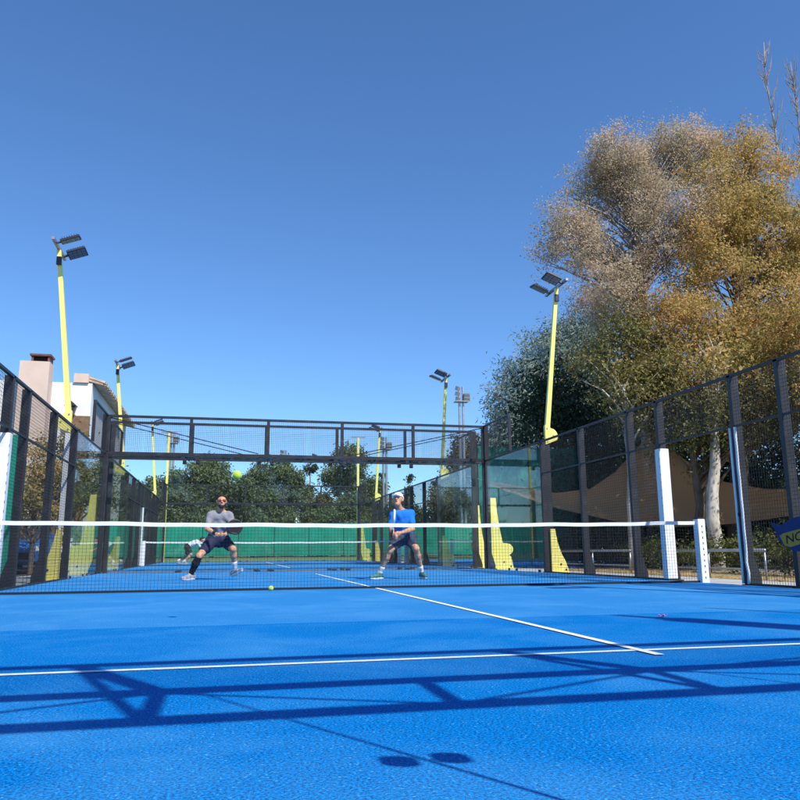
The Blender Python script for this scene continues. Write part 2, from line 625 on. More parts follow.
def side_fence(sx, y0, label, group, xc=0.0):
    """long side of one court: glass bays at the ends, wire bays between, door openings beside the net"""
    t = thing('court_fence', label, 'fence', (xc + sx * W, y0, 0), 0, group)
    g = 0.03
    for y in (0.05, 4, 6, 8, 9, 11, 12, 14, 16, 19.95):
        hh = 4.0 if y in (0.05, 19.95) else 3.0
        post(t, sx, y, hh)
    for y in (2, 18):   # short posts that only carry the raised end bays
        k = ('upost', sx)
        if k not in CACHE:
            CACHE[k] = MB().box((0 if sx > 0 else -0.07, -0.03, 3.03), (0.07 if sx > 0 else 0, 0.03, 4.0)).mesh('upper_post')
            CACHE[k].materials.append(MATS['black_steel'])
        o = link('upper_post', CACHE[k], None, t)
        o.location = (0, y, 0)
    xr = 0.02 * sx
    # rails
    MB().box((0, 0.10, 2.965), (0.05 * sx, 19.9, 3.005)).build('top_rail', 'black_steel', t)
    MB().box((0.006 * sx, 4.045, 2.225), (0.036 * sx, 15.955, 2.255)).build('middle_rail', 'black_steel', t)
    MB().box((0.006 * sx, 4.045, 0.0), (0.036 * sx, 8.955, 0.03)).build('bottom_rail', 'black_steel', t)
    MB().box((0.006 * sx, 11.045, 0.0), (0.036 * sx, 15.955, 0.03)).build('bottom_rail', 'black_steel', t)
    for a, b in ((0.09, 1.97), (18.03, 19.91)):
        MB().box((0, a, 3.96), (0.04 * sx, b, 4.0)).build('upper_rail', 'black_steel', t)
        add_wires(t, xr, a, b, 3.01, 3.96)
    ys = [4, 6, 8, 9]
    for a, b in list(zip(ys, ys[1:])) + [(11, 12), (12, 14), (14, 16)]:
        add_wires(t, xr, a + 0.04, b - 0.04, 2.255, 2.965)
        add_wires(t, xr, a + 0.04, b - 0.04, 0.03, 2.225)
    add_wires(t, xr, 9.04, 10.96, 2.255, 2.965)
    for a, b in ((0.11, 1.996), (2.004, 3.955), (16.045, 17.996), (18.004, 19.89)):
        glass_pane(t, (0.008 * sx, a, 0.012), (0.020 * sx, b, 2.955))
        for yy in (a + 0.25, b - 0.25):
            MB().box((-0.012 * sx, yy - 0.05, 0.0), (0.0065 * sx, yy + 0.05, 0.055)).build('glass_clamp', 'black_steel', t)
    return t


def door_pad(x, y, label, sides=False, black=True):
    """white foam pad strapped round a door jamb"""
    t = thing('jamb_pad', label, 'post pad', (x, y, 0), 0, 'white pads on the door jambs')
    s = 1 if x > 0 else -1
    if not sides:
        b = MB().box((-0.022 * s, -0.075, 0.02), (0.16 * s, 0.075, 2.17), 0.018)
        o = b.build('pad', 'white_pad', t)
        if y < 20:
            me = MB().box((-0.026 * s, -0.078, 0), (-0.0225 * s, -0.07, 0.035)).mesh('lace')
            for z in np.arange(0.15, 2.1, 0.13):
                link('lace', me, 'lamp_housing', t).location = (0, 0, z)
    else:
        for q in (-1, 1):
            b = MB()
            # foam wraps the edges and bulges unevenly where it has come loose
            pts = []
            for i in range(16):
                z = 0.02 + 2.2 * i / 15
                pts.append((-0.004 * s + (0.006 * math.sin(i * 1.7) if i < 3 else 0.0015 * math.sin(i)), q * (0.058 + (0.010 * math.sin(i * 2.3) if i < 3 else 0.002 * math.sin(i * 2.1))), z))
            b.tube(pts, [0.020] * 16, 8)
            b.build('pad', 'white_pad', t, smooth=True)
        MB().box((-0.008 * s, -0.05, 0.95), (-0.004 * s, 0.05, 1.0)).build('strap', 'black_cloth', t)
    return t


def tennis_net(yc, label, xc=0.0, z_mid=0.88):
    t = thing('padel_net', label, 'net', (xc, yc, 0), 0, 'nets across the blue courts')
    hw = 5.0
    b = MB()
    zt = lambda x: z_mid + 0.04 * (abs(x) / 5.0) ** 2 + 0.004 * math.sin(x * 3.1) + 0.003 * math.sin(x * 7.3 + 1)
    n = int(2 * hw / 0.045)
    for i in range(1, n):
        x = -hw + 2 * hw * i / n
        b.bar((x, 0, 0.025), (x, 0, zt(x) - 0.05), 0.0028)
    for k in range(1, 20):
        z = 0.02 + k * 0.045
        if z > z_mid - 0.06:
            break
        b.bar((-hw, 0, z), (hw, 0, z), 0.0028)
    o = b.build('netting', 'net_cord', t)
    o['kind'] = 'stuff'
    b = MB()
    xs = np.linspace(-hw, hw, 61)
    for x0, x1 in zip(xs, xs[1:]):
        vs = []
        for x in (x0, x1):
            z = zt(x)
            vs += [(x, -0.012, z - 0.052), (x, 0.012, z - 0.052), (x, 0.012, z), (x, -0.012, z)]
        b.poly(vs, [(0, 4, 5, 1), (1, 5, 6, 2), (2, 6, 7, 3), (3, 7, 4, 0)])
    b.build('top_band', 'white_tape', t)
    MB().box((-hw, -0.006, 0.004), (hw, 0.006, 0.03)).build('bottom_band', 'net_cord', t)
    for s in (-1, 1):
        p = MB()
        p.box((s * 5.0, -0.065, -0.02), (s * 5.125, 0.065, 0.95), 0.012)
        po = p.build('net_post', 'white_pad', t)
        if yc < 20:
            me = MB().box((s * 5.0625 - 0.006, -0.069, 0), (s * 5.0625 + 0.006, -0.0655, 0.03)).mesh('lace')
            for z in np.arange(0.06, 0.9, 0.085):
                link('lace', me, 'lamp_housing', po).location = (0, 0, z)
        MB().box((s * 5.01, -0.055, 0.952), (s * 5.115, 0.055, 0.975)).build('cap', 'black_steel', po)
    return t


FR = side_fence(1, 0, 'right hand black wire fence of the nearest court, with glass bays at its far end', 'long side fences')
FL = side_fence(-1, 0, 'left hand black wire fence of the nearest court, with glass bays at its far end', 'long side fences')
FR2 = side_fence(1, 21, 'right hand black wire fence of the second court, behind the far glass wall', 'long side fences')
FL2 = side_fence(-1, 21, 'left hand black wire fence of the second court, behind the far glass wall', 'long side fences')

for (x, y, lab, sd) in ((W, 11, 'clean white pad on the right door jamb just behind the net', False),
                        (W, 9, 'torn white edge pads on the right door jamb in front of the net', True),
                        (-W, 11, 'white pad on the left door jamb at the picture edge', False),
                        (-W, 30, 'white pad on the left door jamb of the second court', False),
                        (W, 30, 'white pad on the right door jamb of the second court, behind the blue shirt player', False)):
    door_pad(x, y, lab, sd)

tennis_net(10, 'black net with white top band in front of the two players')
tennis_net(31, 'distant net of the second court, behind the players')
tennis_net(31, 'distant net of the neighbouring court, seen through the right glass corner', 12.4)


def end_wall(y, out, label, panes=True, struts=False, xc=0.0):
    """short end: five glass panes under a raised wire band; out = +1/-1 is the outward side (y)"""
    t = thing('end_wall', label, 'glass wall', (xc, y, 0), 0, 'glass end walls with truss')
    # chords
    MB().box((-W - 0.04, -0.035, 3.94), (W + 0.04, 0.035, 4.0)).build('top_chord', 'black_steel', t)
    MB().box((-W, -0.04, 2.965), (W, 0.04, 3.045)).build('lower_chord', 'black_steel', t)
    yo = 0.52 * out
    MB().box((-W - 0.3, yo - 0.04, 2.965), (W + 0.3, yo + 0.04, 3.045)).build('outer_chord', 'black_steel', t)
    # uprights with their inclined struts
    for x in (-3, -1, 1, 3):
        MB().box((x - 0.04, -0.035, 3.05), (x + 0.04, 0.035, 3.935)).build('upright', 'black_steel', t)
        if struts:
            MB().bar((x, 0.045 * out, 3.92), (x, yo, 3.05), 0.042).build('strut', 'black_steel', t)
    for x in (-4, -3, -2, -1, 0, 1, 2, 3, 4):
        MB().bar((x, 0.05 * out, 3.0), (x, yo - 0.045 * out, 3.0), 0.05).build('spacer', 'black_steel', t)
    # flat zigzag ties between the chords
    for i, x in enumerate((-4, -2, 0, 2)):
        a, b = (x + 0.05, x + 0.95)
        MB().bar((a, yo - 0.045 * out, 3.0), (b, 0.05 * out, 3.0), 0.018).build('tie', 'black_steel', t)
        MB().bar((b + 0.1, 0.05 * out, 3.0), (b + 1.0, yo - 0.045 * out, 3.0), 0.018).build('tie', 'black_steel', t)
    # long slanting stays in the band
    for s in (-1, 1):
        MB().bar((s * (W - 0.05), 0.05 * out, 3.93), (s * 1.25, 0.05 * out, 3.07), 0.022).build('stay', 'black_steel', t)
    # wire band above the glass: plane turned to face along y
    for a, b in ((-W + 0.03, -3.04), (-2.96, -1.04), (-0.96, 0.96), (1.04, 2.96), (3.04, W - 0.03)):
        o = add_wires(t, 0, 0, b - a, 0, 0.905)
        o.rotation_euler = (0, 0, -PI / 2)
        o.location = (a, 0.012 * out, 3.05)
    # corner posts
    for s in (-1, 1):
        MB().box((s * W - 0.05, -0.05, -0.05), (s * W + 0.05, 0.05, 2.96), 0.006).build('corner_post', 'black_steel', t)
        MB().box((s * W - 0.05, -0.05, 3.05), (s * W + 0.05, 0.05, 3.955)).build('corner_post', 'black_steel', t)
    if panes:
        es = [-W + 0.06, -3, -1, 1, 3, W - 0.06]
        for a, b in zip(es, es[1:]):
            glass_pane(t, (a + 0.004, -0.006, 0.012), (b - 0.004, 0.006, 2.955))
        for x in (-3, -1, 1, 3):
            for d in (-0.18, 0.18):
                k = ('clip', out)
                if k not in CACHE:
                    CACHE[k] = MB().box((-0.05, -0.03, 2.86), (0.05, -0.0075, 2.96), 0.004).box((-0.05, 0.0075, 2.86), (0.05, 0.03, 2.96), 0.004).mesh('clip')
                    CACHE[k].materials.append(MATS['black_steel'])
                o = link('clip', CACHE[k], None, t)
                o.location = (x + d, 0, 0)
                k = ('foot', out)
                if k not in CACHE:
                    CACHE[k] = MB().box((-0.06, -0.035, 0.0), (0.06, -0.0075, 0.05), 0.005).box((-0.06, 0.0075, 0.0), (0.06, 0.035, 0.05), 0.005).mesh('foot_clamp')
                    CACHE[k].materials.append(MATS['black_steel'])
                o = link('foot_clamp', CACHE[k], None, t)
                o.location = (x + d, 0, 0)
    if not panes:
        for x in (-2.885, -0.885, 1.115, 3.115):
            MB().box((x - 0.005, -0.006, 0.0), (x + 0.005, 0.006, 2.96)).build('joint_strip', 'black_steel', t)
            for d in (-0.066, 0.066):
                MB().tube([(x + d, -0.02, 1.6), (x + d, 0.02, 1.6)], 0.044, 16).build('disc_clamp', 'black_steel', t)
    MB().box((-W + 0.06, -0.02, -0.02), (W - 0.06, 0.02, 0.009)).build('base_rail', 'base_grey', t)
    return t


end_wall(0, -1, 'black steel truss of the near end wall, over the camera, casting the striped shadow', panes=False, struts=True)
end_wall(20, 1, 'far glass wall of the nearest court with black wire band and truss')
end_wall(21, -1, 'second glass wall just behind the far one, with lower looking wire band')
end_wall(41, 1, 'most distant glass end wall, at the far end of the second court')


def buttress(name, label, x, y, s, h, w, group='yellow buttresses along the courts', notch=True):
    """yellow steel plate foot bolted outside the fence; s = outward side in x"""
    t = thing(name, label, 'steel foot', (x, y, 0), 0, group)
    pts = [(0, -0.02), (w, -0.02), (w * 0.97, 0.10), (w * 0.86, 0.24 * h), (w * 0.62, 0.42 * h), (w * 0.42, 0.66 * h), (w * 0.30, 0.92 * h), (w * 0.28, h), (0, h)]
    if h > 1.5:   # the tall corner ones carry a round lobe low down
        pts = [(0, -0.02), (w * 0.98, -0.02), (w * 0.88, 0.16 * h)]
        for i in range(9):
            a = -0.42 * PI + 0.9 * PI * i / 8
            pts.append((w * 0.74 + 0.17 * w * 1.5 * math.cos(a) * 0.9, 0.27 * h + 0.17 * w * 1.4 * math.sin(a)))
        pts += [(w * 0.52, 0.36 * h), (w * 0.40, 0.55 * h), (w * 0.30, 0.8 * h), (w * 0.26, h), (0, h)]
    MB().prism([(s * a, b) for a, b in pts], 'xz', -0.025, 0.025).build('plate', 'yellow_paint', t)
    MB().box((s * 0.0, -0.07, -0.018), (s * (w + 0.03), -0.0255, 0.012)).box((s * 0.0, 0.0255, -0.018), (s * (w + 0.03), 0.07, 0.012)).build('base_flange', 'yellow_paint', t)
    for (px, pz) in ((w * 0.55, 0.18), (w * 0.85, 0.06)):
        MB().tube([(s * px, -0.040, pz), (s * px, -0.026, pz)], 0.022, 8).build('bolt', 'lamp_housing', t)
    return t


def flood_pole(x, y, s, label, lean=0.42, top=6.78, low_pad=False):
    """yellow mast carried on a fence post: rounded cheek at the fence top, leaning shaft, cross arm, two floodlights aimed at the court"""
    t = thing('floodlight_pole', label, 'floodlight pole', (x, y, 0), 0, 'yellow floodlight poles')
    b = MB()
    b.box((s * 0.0, -0.03, 1.0), (s * 0.10, 0.03, 2.92))
    b.build('lower_shaft', 'white_pad' if low_pad else 'black_steel', t)
    # cheek plate
    pts = [(0, 2.92)]
    for i in range(9):
        a = -0.15 * PI + 0.62 * PI * i / 8
        pts.append((0.12 + 0.19 * math.cos(a), 3.12 + 0.19 * math.sin(a)))
    pts += [(0.10, 3.38), (0.0, 3.38)]
    MB().prism([(s * a, c) for a, c in pts], 'xz', -0.045, 0.045).build('cheek_plate', 'yellow_paint', t)
    b = MB()
    a0, a1 = Vector((s * 0.05, 0, 3.15)), Vector((s * (0.05 + lean), 0, top))
    wv0, wv1 = 0.055, 0.042
    d = (a1 - a0).normalized()
    xs = Vector((0, 1, 0)).cross(d)
    vs = []
    for p, w in ((a0, wv0), (a1, wv1)):
        for qx, qy in ((-1, -1), (1, -1), (1, 1), (-1, 1)):
            vs.append(p + xs * w * qx + Vector((0, w * qy * 0.8, 0)))
    b.poly(vs, [(3, 2, 1, 0), (4, 5, 6, 7), (0, 1, 5, 4), (1, 2, 6, 5), (2, 3, 7, 6), (3, 0, 4, 7)])
    b.build('shaft', 'yellow_paint', t)
    xt = s * (0.05 + lean)
    MB().tube([a0 + xs * s * 0.0 + Vector((0, wv0 * 0.8 + 0.008, 0.35)), a1 + Vector((0, wv1 * 0.8 + 0.008, -0.05))], 0.008, 6).build('cable', 'black_cloth', t)
    for (bx_, bz_) in ((0.05, 2.99), (0.05, 3.30), (0.20, 3.14)):
        MB().tube([(s * bx_, -0.058, bz_), (s * bx_, -0.046, bz_)], 0.018, 8).build('bolt', 'galvanised', t)
    jb = a0.lerp(a1, 0.93)
    MB().box((jb.x - 0.05, -wv1 - 0.06, jb.z - 0.09), (jb.x + 0.05, -wv1 + 0.0, jb.z + 0.09), 0.008).build('junction_box', 'lamp_housing', t)
    MB().box((xt - 0.03, -0.62, top + 0.002), (xt + 0.03, 0.62, top + 0.06)).build('cross_arm', 'galvanised', t)
    for q in (-0.42, 0.34):
        f = bpy.data.objects.new('floodlight', None)
        key = ('flood',)
        if key not in CACHE:
            mb = MB().box((-0.20, -0.17, -0.025), (0.20, 0.17, 0.025), 0.008)
            for i in range(7):
                mb.box((-0.15 + i * 0.05 - 0.006, -0.15, 0.025), (-0.15 + i * 0.05 + 0.006, 0.15, 0.055))
            CACHE[key] = mb.mesh('housing')
            CACHE[key].materials.append(MATS['lamp_housing'])
            mb = MB()
            for i in range(4):
                for j in range(3):
                    mb.box((-0.175 + i * 0.09, -0.145 + j * 0.1, -0.031), (-0.095 + i * 0.09, -0.055 + j * 0.1, -0.0255))
            CACHE[('lens',)] = mb.mesh('lens')
            CACHE[('lens',)].materials.append(MATS['lamp_lens'])
            CACHE[('brk',)] = MB().bar((0.19, 0, 0.0), (0.30, 0, 0.0), 0.05, 0.03).mesh('bracket')
            CACHE[('brk',)].materials.append(MATS['lamp_housing'])
        h = link('floodlight', CACHE[key], None, t)
        h.location = (xt - s * 0.30, q, top + 0.10)
        h.rotation_euler = (0, 0, 0 if s > 0 else PI)
        tilt = R(24)
        h.rotation_euler = (Matrix.Rotation(0 if s > 0 else PI, 3, 'Z') @ Matrix.Rotation(-tilt if False else tilt * 0.9, 3, 'Y') @ Matrix.Rotation(R(10) * (1 if q > 0 else -1), 3, 'X')).to_euler()
        link('lens', CACHE[('lens',)], None, h)
        link('bracket', CACHE[('brk',)], None, h)
    return t


PX = W + 0.14
POLES = [(PX, 16, 1, 'yellow leaning floodlight pole on the right fence, tall beside the autumn tree', 0.42, 6.78, False),
         (-PX, 16, -1, 'tallest yellow floodlight pole, on the left fence in front of the white house', 0.46, 6.84, True),
         (PX, 25, 1, 'yellow floodlight pole on the right fence, left of the distant stadium mast', 0.2, 6.5, False),
         (-PX, 25, -1, 'yellow floodlight pole on the left fence, at the right edge of the white house', 0.38, 6.48, False),
         (PX, 37, 1, 'slanting yellow floodlight pole right of the net centre, far down the right fence', 0.2, 6.5, False),
         (-PX, 37, -1, 'small yellow floodlight pole farthest down the left fence', 0.3, 6.5, False),
         (PX, 4, 1, 'yellow floodlight pole on the right fence beside the camera, outside the picture', 0.42, 6.78, False)]
for a in POLES:
    flood_pole(*a)
for (x, lab) in ((W, 'straight yellow pole above the far end wall, right of the net centre'), (-W, 'straight yellow pole above the far end wall, beside the left fence end')):
    t = thing('corner_pole', lab, 'pole', (x, 41.25, 0), 0, 'straight yellow poles at the far corners')
    MB().box((-0.06, -0.06, -0.03), (0.06, 0.06, 6.7), 0.006).build('shaft', 'yellow_paint', t)
    MB().box((-0.15, -0.15, -0.03), (0.15, 0.15, -0.005)).build('base_plate', 'yellow_paint', t)
    MB().box((-0.4, -0.035, 6.701), (0.4, 0.035, 6.76)).build('cross_arm', 'galvanised', t)
for (x, y, s, h, w, lab) in (
        (PX, 15.93, 1, 0.97, 0.40, 'short yellow steel foot on the right fence, at the edge of the glass'),
        (-PX, 15.93, -1, 0.97, 0.40, 'short yellow steel foot on the left fence, at the edge of the glass'),
        (PX, 20.0, 1, 1.95, 0.66, 'tall yellow steel foot at the right corner of the far glass wall'),
        (-PX, 20.0, -1, 1.95, 0.66, 'tall yellow steel foot at the left corner of the far glass wall'),
        (PX - 0.1, 21.05, 1, 1.80, 0.50, 'narrow yellow steel foot between the two right corner posts'),
        (-PX + 0.1, 21.05, -1, 1.80, 0.50, 'narrow yellow steel foot between the two left corner posts'),
        (PX, 24.93, 1, 1.0, 0.45, 'yellow steel foot of the second court, right of the blue shirt player'),
        (-PX, 24.93, -1, 1.0, 0.45, 'yellow steel foot of the second court, by the left glass corner'),
        (PX, 36.93, 1, 1.0, 0.45, 'yellow steel foot just left of the blue shirt player, far fence'),
        (PX, 41.0, 1, 1.8, 0.55, 'most distant yellow steel foot, left of the blue shirt player')):
    buttress('yellow_foot', lab, x, y, s, h, w)

# guessed poles added unseen behind the camera, to cast shadows on the near turf
for (x, y, prof, lab) in (
        (4.83, -2.4, [(-0.05, 0.20), (7.4, 0.19), (8.45, 0.17), (8.6, 0.07), (9.05, 0.05)], 'stout pole added unseen behind the camera to cast its shadow'),
        (5.9, -1.9, [(-0.05, 0.05), (9.0, 0.03)], 'slim pole added unseen behind the camera to cast its shadow')):
    t = thing('shadow_pole', lab, 'pole', (x, y, 0))
    MB().tube([(0, 0, a) for a, b in prof], [b for a, b in prof], 10).build('shaft', 'bark_brown', t, True)
    MB().tube([(0, 0, -0.02), (0, 0, 0.12)], prof[0][1] + 0.06, 12).build('shadow_pole_footing', 'concrete', t)

# ------------------------------------------------------------------ wind screens and rails outside
def wind_screen(label, x0, x1, y, h, material, bay=3.2, along='x', loc=None):
    """row of fabric panels laced to steel posts"""
    t = thing('wind_screen', label, 'wind screen', (x0, y, 0), 0 if along == 'x' else PI / 2)
    n = max(1, round(abs(x1 - x0) / bay))
    Lb = abs(x1 - x0) / n
    for i in range(n + 1):
        MB().box((i * Lb - 0.035, 0.02, -0.05), (i * Lb + 0.035, 0.09, h + 0.15)).build('post', 'black_steel', t)
    for i in range(n):
        b = MB()
        nx, nz = 10, 6
        a0, a1 = i * Lb + 0.03, (i + 1) * Lb - 0.03
        vs = []
        for zz in range(nz + 1):
            for xx in range(nx + 1):
                u, v = xx / nx, zz / nz
                sag = 0.05 * math.sin(PI * u) * math.sin(PI * v) * (0.6 + 0.8 * random.random())
                vs.append((a0 + (a1 - a0) * u, -sag, 0.12 + (h - 0.12) * v - (0.03 * math.sin(PI * u) if zz == nz else 0)))
        fs = [(r * (nx + 1) + c, r * (nx + 1) + c + 1, (r + 1) * (nx + 1) + c + 1, (r + 1) * (nx + 1) + c) for r in range(nz) for c in range(nx)]
        b.poly(vs, fs)
        o = b.build('panel', material, t)
        so = o.modifiers.new('thickness', 'SOLIDIFY')
        so.thickness = 0.006
    MB().box((0, 0.02, h * 0.45), (n * Lb, 0.05, h * 0.45 + 0.05)).build('rail', 'black_steel', t)
    return t


wind_screen('long teal wind screen across the far end, behind both players', -20, 25, 72, 3.1, 'teal_screen')
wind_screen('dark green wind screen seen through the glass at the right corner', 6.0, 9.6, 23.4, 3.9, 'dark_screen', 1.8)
wind_screen('teal wind screen at the left picture edge behind the fence', -8.6, -5.9, 15.0, 2.72, 'teal_screen', 1.35)
wind_screen('low teal wind screen behind the parked cars on the left', -22, -6.6, 40, 2.1, 'teal_screen', 2.6)


def guard_rail(label, x, y0, y1, h=0.47):
    t = thing('guard_rail', label, 'rail', (x, y0, 0), 0, 'low steel rails outside the right fence')
    L_ = y1 - y0
    MB().tube([(0, 0, h), (0, L_, h)], 0.026, 10).build('top_bar', 'galvanised', t, True)
    MB().tube([(0, 0.03, 0.14), (0, L_ - 0.03, 0.14)], 0.018, 8).build('lower_bar', 'galvanised', t, True)
    for i in range(3):
        yy = 0.03 + (L_ - 0.06) * i / 2
        MB().tube([(0.001, yy, -0.05), (0.001, yy, h - 0.004)], 0.02, 8).build('leg', 'galvanised', t, True)
    return t


guard_rail('low steel rail seen through the right door opening', 7.0, 11.05, 14.3)
guard_rail('low steel rail behind the right wire fence, beyond the short yellow foot', 7.0, 15.6, 19.4)

# ------------------------------------------------------------------ house on the left
hs = thing('house', 'white rendered house with chimney tower and tiled eave, behind the left fence', 'house', (0, 0, 0))
MB().box((-17, 34, -0.1), (-7.85, 46, 7.72)).build('wall', 'white_render', hs)
MB().box((-8.75, 33.82, -0.1), (-7.84, 33.995, 6.25)).build('stone_facing', 'brown_stone', hs)
MB().box((-10.62, 33.2, -0.1), (-9.46, 33.99, 8.42)).build('chimney', 'pink_render', hs)
ch = MB()
for (xa, xb, ya, yb) in ((-10.2, -10.12, 33.25, 33.9), (-9.56, -9.48, 33.25, 33.9), (-10.12, -9.56, 33.8, 33.9)):
    ch.box((xa, ya, 8.42), (xb, yb, 8.66))
ch.box((-10.26, 33.18, 8.66), (-9.42, 33.96, 8.74))
ch.build('chimney_cap', 'rust_cap', hs)
MB().box((-10.11, 33.4, 8.421), (-9.57, 33.79, 8.62)).build('flue', 'dark_void', hs)
# tiled eave along the side wall
rf = MB()
rf.poly([(-8.4, 34.0, 8.02), (-7.42, 34.0, 7.74), (-7.42, 46.2, 7.74), (-8.4, 46.2, 8.02), (-8.4, 34.0, 7.9), (-7.42, 34.0, 7.66), (-7.42, 46.2, 7.66), (-8.4, 46.2, 7.9)],
        [(0, 1, 2, 3), (7, 6, 5, 4), (0, 4, 5, 1), (1, 5, 6, 2), (2, 6, 7, 3), (3, 7, 4, 0)])
roof = rf.build('roof', 'roof_tile', hs)
tile = MB()
tv, tf = [], []
for k in range(7):
    a = PI * k / 6
    for x, rr in ((-0.95, 0.085), (0.07, 0.115)):
        for dr in (0.0, -0.02):
            tv.append((x, (rr + dr) * math.cos(a), (rr + dr) * math.sin(a) - x * 0.285))
for k in range(6):
    b0 = k * 4
    tf += [(b0, b0 + 4, b0 + 6, b0 + 2), (b0 + 1, b0 + 3, b0 + 7, b0 + 5), (b0 + 2, b0 + 6, b0 + 7, b0 + 3)]
tile_me = MB().poly(tv, tf).mesh('tile')
tile_me.materials.append(MATS['roof_tile'])
for i in range(44):
    o = link('tile', tile_me, None, roof)
    o.location = (-7.40 + random.uniform(-0.012, 0.012), 34.15 + i * 0.275, 7.765 + random.uniform(-0.008, 0.008))
MB().box((-8.6, 33.9, 7.725), (-8.0, 34.6, 8.12)).build('roof_end', 'pink_render', hs)
wl = thing('wall_lantern', 'small black lantern on the house wall beside the tall yellow pole', 'lantern', (-8.55, 33.55, 5.2))
MB().box((-0.03, 0.0, -0.9), (0.03, 0.06, 0.9)).build('stem', 'black_steel', wl)
MB().prism([(-0.10, 1.0), (0.10, 1.0), (0.20, 1.4), (-0.20, 1.4)], 'xz', -0.15, 0.15).build('shade', 'black_steel', wl)
MB().prism([(-0.25, 1.401), (0.25, 1.401), (0.03, 1.6), (-0.03, 1.6)], 'xz', -0.2, 0.2).build('cap', 'black_steel', wl)
for s in (-1, 1):
    MB().bar((s * 0.03, 0.03, 0.2), (s * 0.22, 0.03, 0.55), 0.03).build('arm', 'black_steel', wl)

# ------------------------------------------------------------------ stadium masts far away
def stadium_mast(label, x, y, h, k=1.0):
    t = thing('stadium_mast', label, 'light mast', (x, y, 0), 0, 'tall light masts in the distance')
    MB().tube([(-0.28 * k, 0, -0.05), (-0.28 * k, 0, h)], [0.16, 0.12], 8).build('leg', 'galvanised', t)
    MB().tube([(0.28 * k, 0, -0.05), (0.28 * k, 0, h)], [0.16, 0.12], 8).build('leg', 'galvanised', t)
    MB().box((-1.0 * k, -0.5, h - 2.3 * k), (1.0 * k, 0.5, h - 2.2 * k)).build('platform', 'galvanised', t)
    for (dx, dz, rz) in ((-0.62, -0.35, 0.5), (-0.66, -1.15, 0.6), (-0.62, -1.9, 0.5), (0.55, -1.35, -0.2), (0.95, -1.35, -0.2), (0.55, -1.9, -0.2), (0.95, -1.9, -0.2)):
        o = MB().box((-0.24 * k, -0.2, -0.3 * k), (0.24 * k, 0.2, 0.3 * k), 0.03).box((-0.19 * k, -0.215, -0.25 * k), (0.19 * k, -0.201, 0.25 * k)).build('floodlight', 'galvanised', t)
        o.location = (dx * k, -0.3, h + dz * k)
        o.rotation_euler = (R(20), 0, rz)
    return t


stadium_mast('pale stadium light mast rising left of the pine trees', 21.75, 75, 17.4, 0.72)
stadium_mast('small distant light mast above the wire band, right of the net centre', 14.6, 80, 12.6, 0.6)
stadium_mast('small distant light mast behind the trees above the net centre', 4.6, 90, 12.2, 0.55)
stadium_mast('small distant light mast behind the left pole pair', -7.6, 82, 12.9, 0.55)

# ------------------------------------------------------------------ vegetation
def leaves(centres, size, aspect=0.5, droop=0.0, rng=RNG, outdir=None):
    n = len(centres)
    nrm = rng.normal(size=(n, 3))
    if outdir is not None:
        nrm += outdir * 1.0
    nrm[:, 2] += 0.3
    nrm /= np.linalg.norm(nrm, axis=1, keepdims=True)
    ax = rng.normal(size=(n, 3))
    ax[:, 2] -= droop
    ax -= (ax * nrm).sum(1, keepdims=True) * nrm
    ax /= np.linalg.norm(ax, axis=1, keepdims=True) + 1e-9
    bx_ = np.cross(nrm, ax)
    s = (size * rng.uniform(0.6, 1.35, size=(n, 1)))
    a = ax * s * 0.5
    b = bx_ * s * 0.5 * aspect
    bend = nrm * s * 0.12
    v = np.stack([centres - a, centres + b + bend, centres + a, centres - b + bend], 1)
    return v.reshape(-1, 3)


def clumps(lobes, per, rng):
    """points spread through ellipsoid lobes, thicker toward the outside"""
    pts, outs = [], []
    for (cx, cy, cz, rx, ry, rz) in lobes:
        n = max(4, int(per * (rx * ry * rz) ** 0.667))
        d = rng.normal(size=(n, 3))
        d /= np.linalg.norm(d, axis=1, keepdims=True)
        r = rng.uniform(0.12, 1.0, size=(n, 1)) ** 0.45
        r *= 1 + 0.16 * rng.normal(size=(n, 1))
        pts.append(np.array([cx, cy, cz]) + d * r * np.array([rx, ry, rz]))
        outs.append(d)
    return np.concatenate(pts), np.concatenate(outs)


